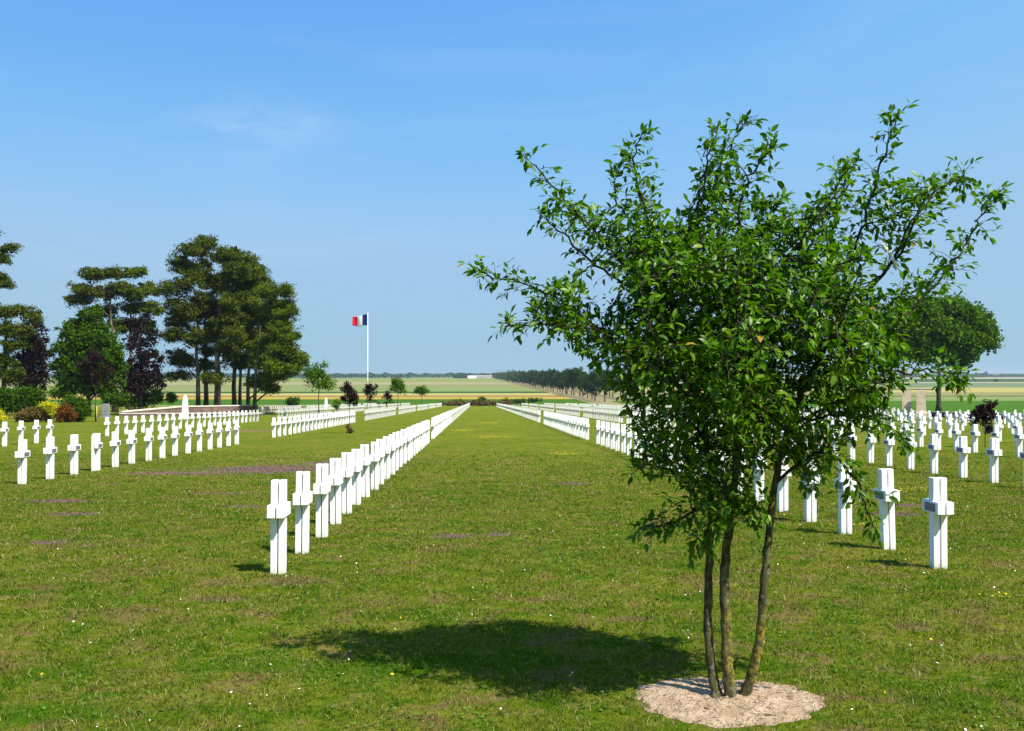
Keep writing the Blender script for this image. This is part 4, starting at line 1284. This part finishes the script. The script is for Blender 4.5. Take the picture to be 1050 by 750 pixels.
def flowers(name, lab, pts, size, mat, seed, zoff=.028):
    r = np.random.default_rng(seed); n = len(pts)
    P = np.array([(p[0], p[1], gz(p[1]) + zoff * r.uniform(.6, 1.3)) for p in pts])
    a = r.normal(size=(n, 3)) * .35 + np.array([0, -.3, 1]); a /= np.linalg.norm(a, axis=1)[:, None]
    u = np.cross(a, np.array([1.0, .2, 0])); u /= np.linalg.norm(u, axis=1)[:, None]; v = np.cross(a, u)
    s = (size * r.uniform(.6, 1.3, n))[:, None]
    rows = [P + a * s * .25]
    for k in range(6):
        t_ = k * math.pi / 3; rows.append(P + (u * math.cos(t_) + v * math.sin(t_)) * s * (1 if k % 2 else .8))
    V = np.stack(rows, 1).reshape(-1, 3); b = (np.arange(n) * 7)[:, None]
    T = np.concatenate([b + np.array([0, 1 + k, 1 + (k + 1) % 6]) for k in range(6)])
    tag(link(name, np_mesh(name, V, [T], attr=np.repeat(r.uniform(0, 1, n), 7)), mat), lab, 'flowers', kind='stuff')


r = np.random.default_rng(5)
x, y, d = scatter(1100, 4.8, 22, r, 1.1)
msk = (np.sin(x * 1.9 + y) * np.sin(y * 2.3 - x * .7) + r.uniform(-1, 1, len(x)) > .25) & ~in_sand(x, y, 1.1)
flowers('daisies', 'tiny white daisies dotted through the near lawn', list(zip(x[msk], y[msk])), .0072, simple('daisy_white', (.85, .84, .80), .7, .1, .05), 6)
pp = []
for (cx, cy, sx, sy) in PURPLE:
    k = min(900, int(190 * sx * sy) + 14)
    for _ in range(k): pp.append((cx + rt.gauss(0, sx * .7), cy + rt.gauss(0, sy * .8)))
flowers('thyme_flowers', 'small lilac flowers in low patches on the lawn', pp, .009, simple('lilac_flower', (.19, .10, .14), .8, .1, .2), 7, .02)
yy_ = []
for (cx, cy, sx, sy) in YELLOW:
    for _ in range(min(400, int(160 * sx * sy) + 8)): yy_.append((cx + rt.gauss(0, sx * .5), cy + rt.gauss(0, sy * .5)))
x, y, d = scatter(34, 5, 18, r)
msk = ~in_sand(x, y, 1.1); x, y = x[msk], y[msk]
yy_ += list(zip(x, y))
flowers('yellow_flowers', 'small yellow flowers in patches on the lawn', yy_, .012, simple('yellow_flower', (.45, .36, .02), .7, .1, .1), 8, .03)
# broad clover leaves near the camera
x, y, d = scatter(9000, 4.8, 13, r, 1.2)
msk = (np.sin(x * 2.7 + 2 * np.sin(y * 1.7)) * np.sin(y * 3.1 + x) > .1) & ~in_sand(x, y, 1.03)
flowers('clover', 'patches of broad green clover leaves in the near lawn', list(zip(x[msk], y[msk])), .012, simple('clover_leaf', (.055, .105, .004), .6, .2, .3), 9, .018)
# straw and grit on the sand
mb = MB()
for _ in range(380):
    a = rt.uniform(0, 6.28); q = rt.uniform(0, .97) ** .6
    x_ = SC[0] + SR[0] * q * math.cos(a); y_ = SC[1] + SR[1] * q * math.sin(a); L = rt.uniform(.004, .04); b_ = rt.uniform(0, 6.28)
    z_ = gz(y_) + .03 * (1 - q * q) + .008
    mb.tube([(x_, y_, z_), (x_ + L * math.cos(b_), y_ + L * math.sin(b_), z_ + rt.uniform(0, .012))], [rt.uniform(.001, .003), .0008], 4)
tag(mb.obj('plant_litter', M['darkbark']), 'scattered dark stalks and crumbs on the pale sand bed', 'litter', kind='stuff')

# ------------------------------------------------------------------ haze
HZ = MB(); HZ.box(-7600, 7600, -55, 8900, -14, 27)
hz = HZ.mesh('haze')
hm = bpy.data.materials.new('haze_air'); hm.use_nodes = True; ht = hm.node_tree; ht.nodes.clear()
ho = ht.nodes.new('ShaderNodeOutputMaterial'); hv = ht.nodes.new('ShaderNodeVolumePrincipled')
hv.inputs['Color'].default_value = (.80, .89, 1.0, 1); hv.inputs['Density'].default_value = 0.9e-4; hv.inputs['Anisotropy'].default_value = .3
ht.links.new(hv.outputs[0], ho.inputs['Volume'])
tag(link('haze', hz, hm), 'thin blue summer haze over the far plain', 'haze', kind='stuff')
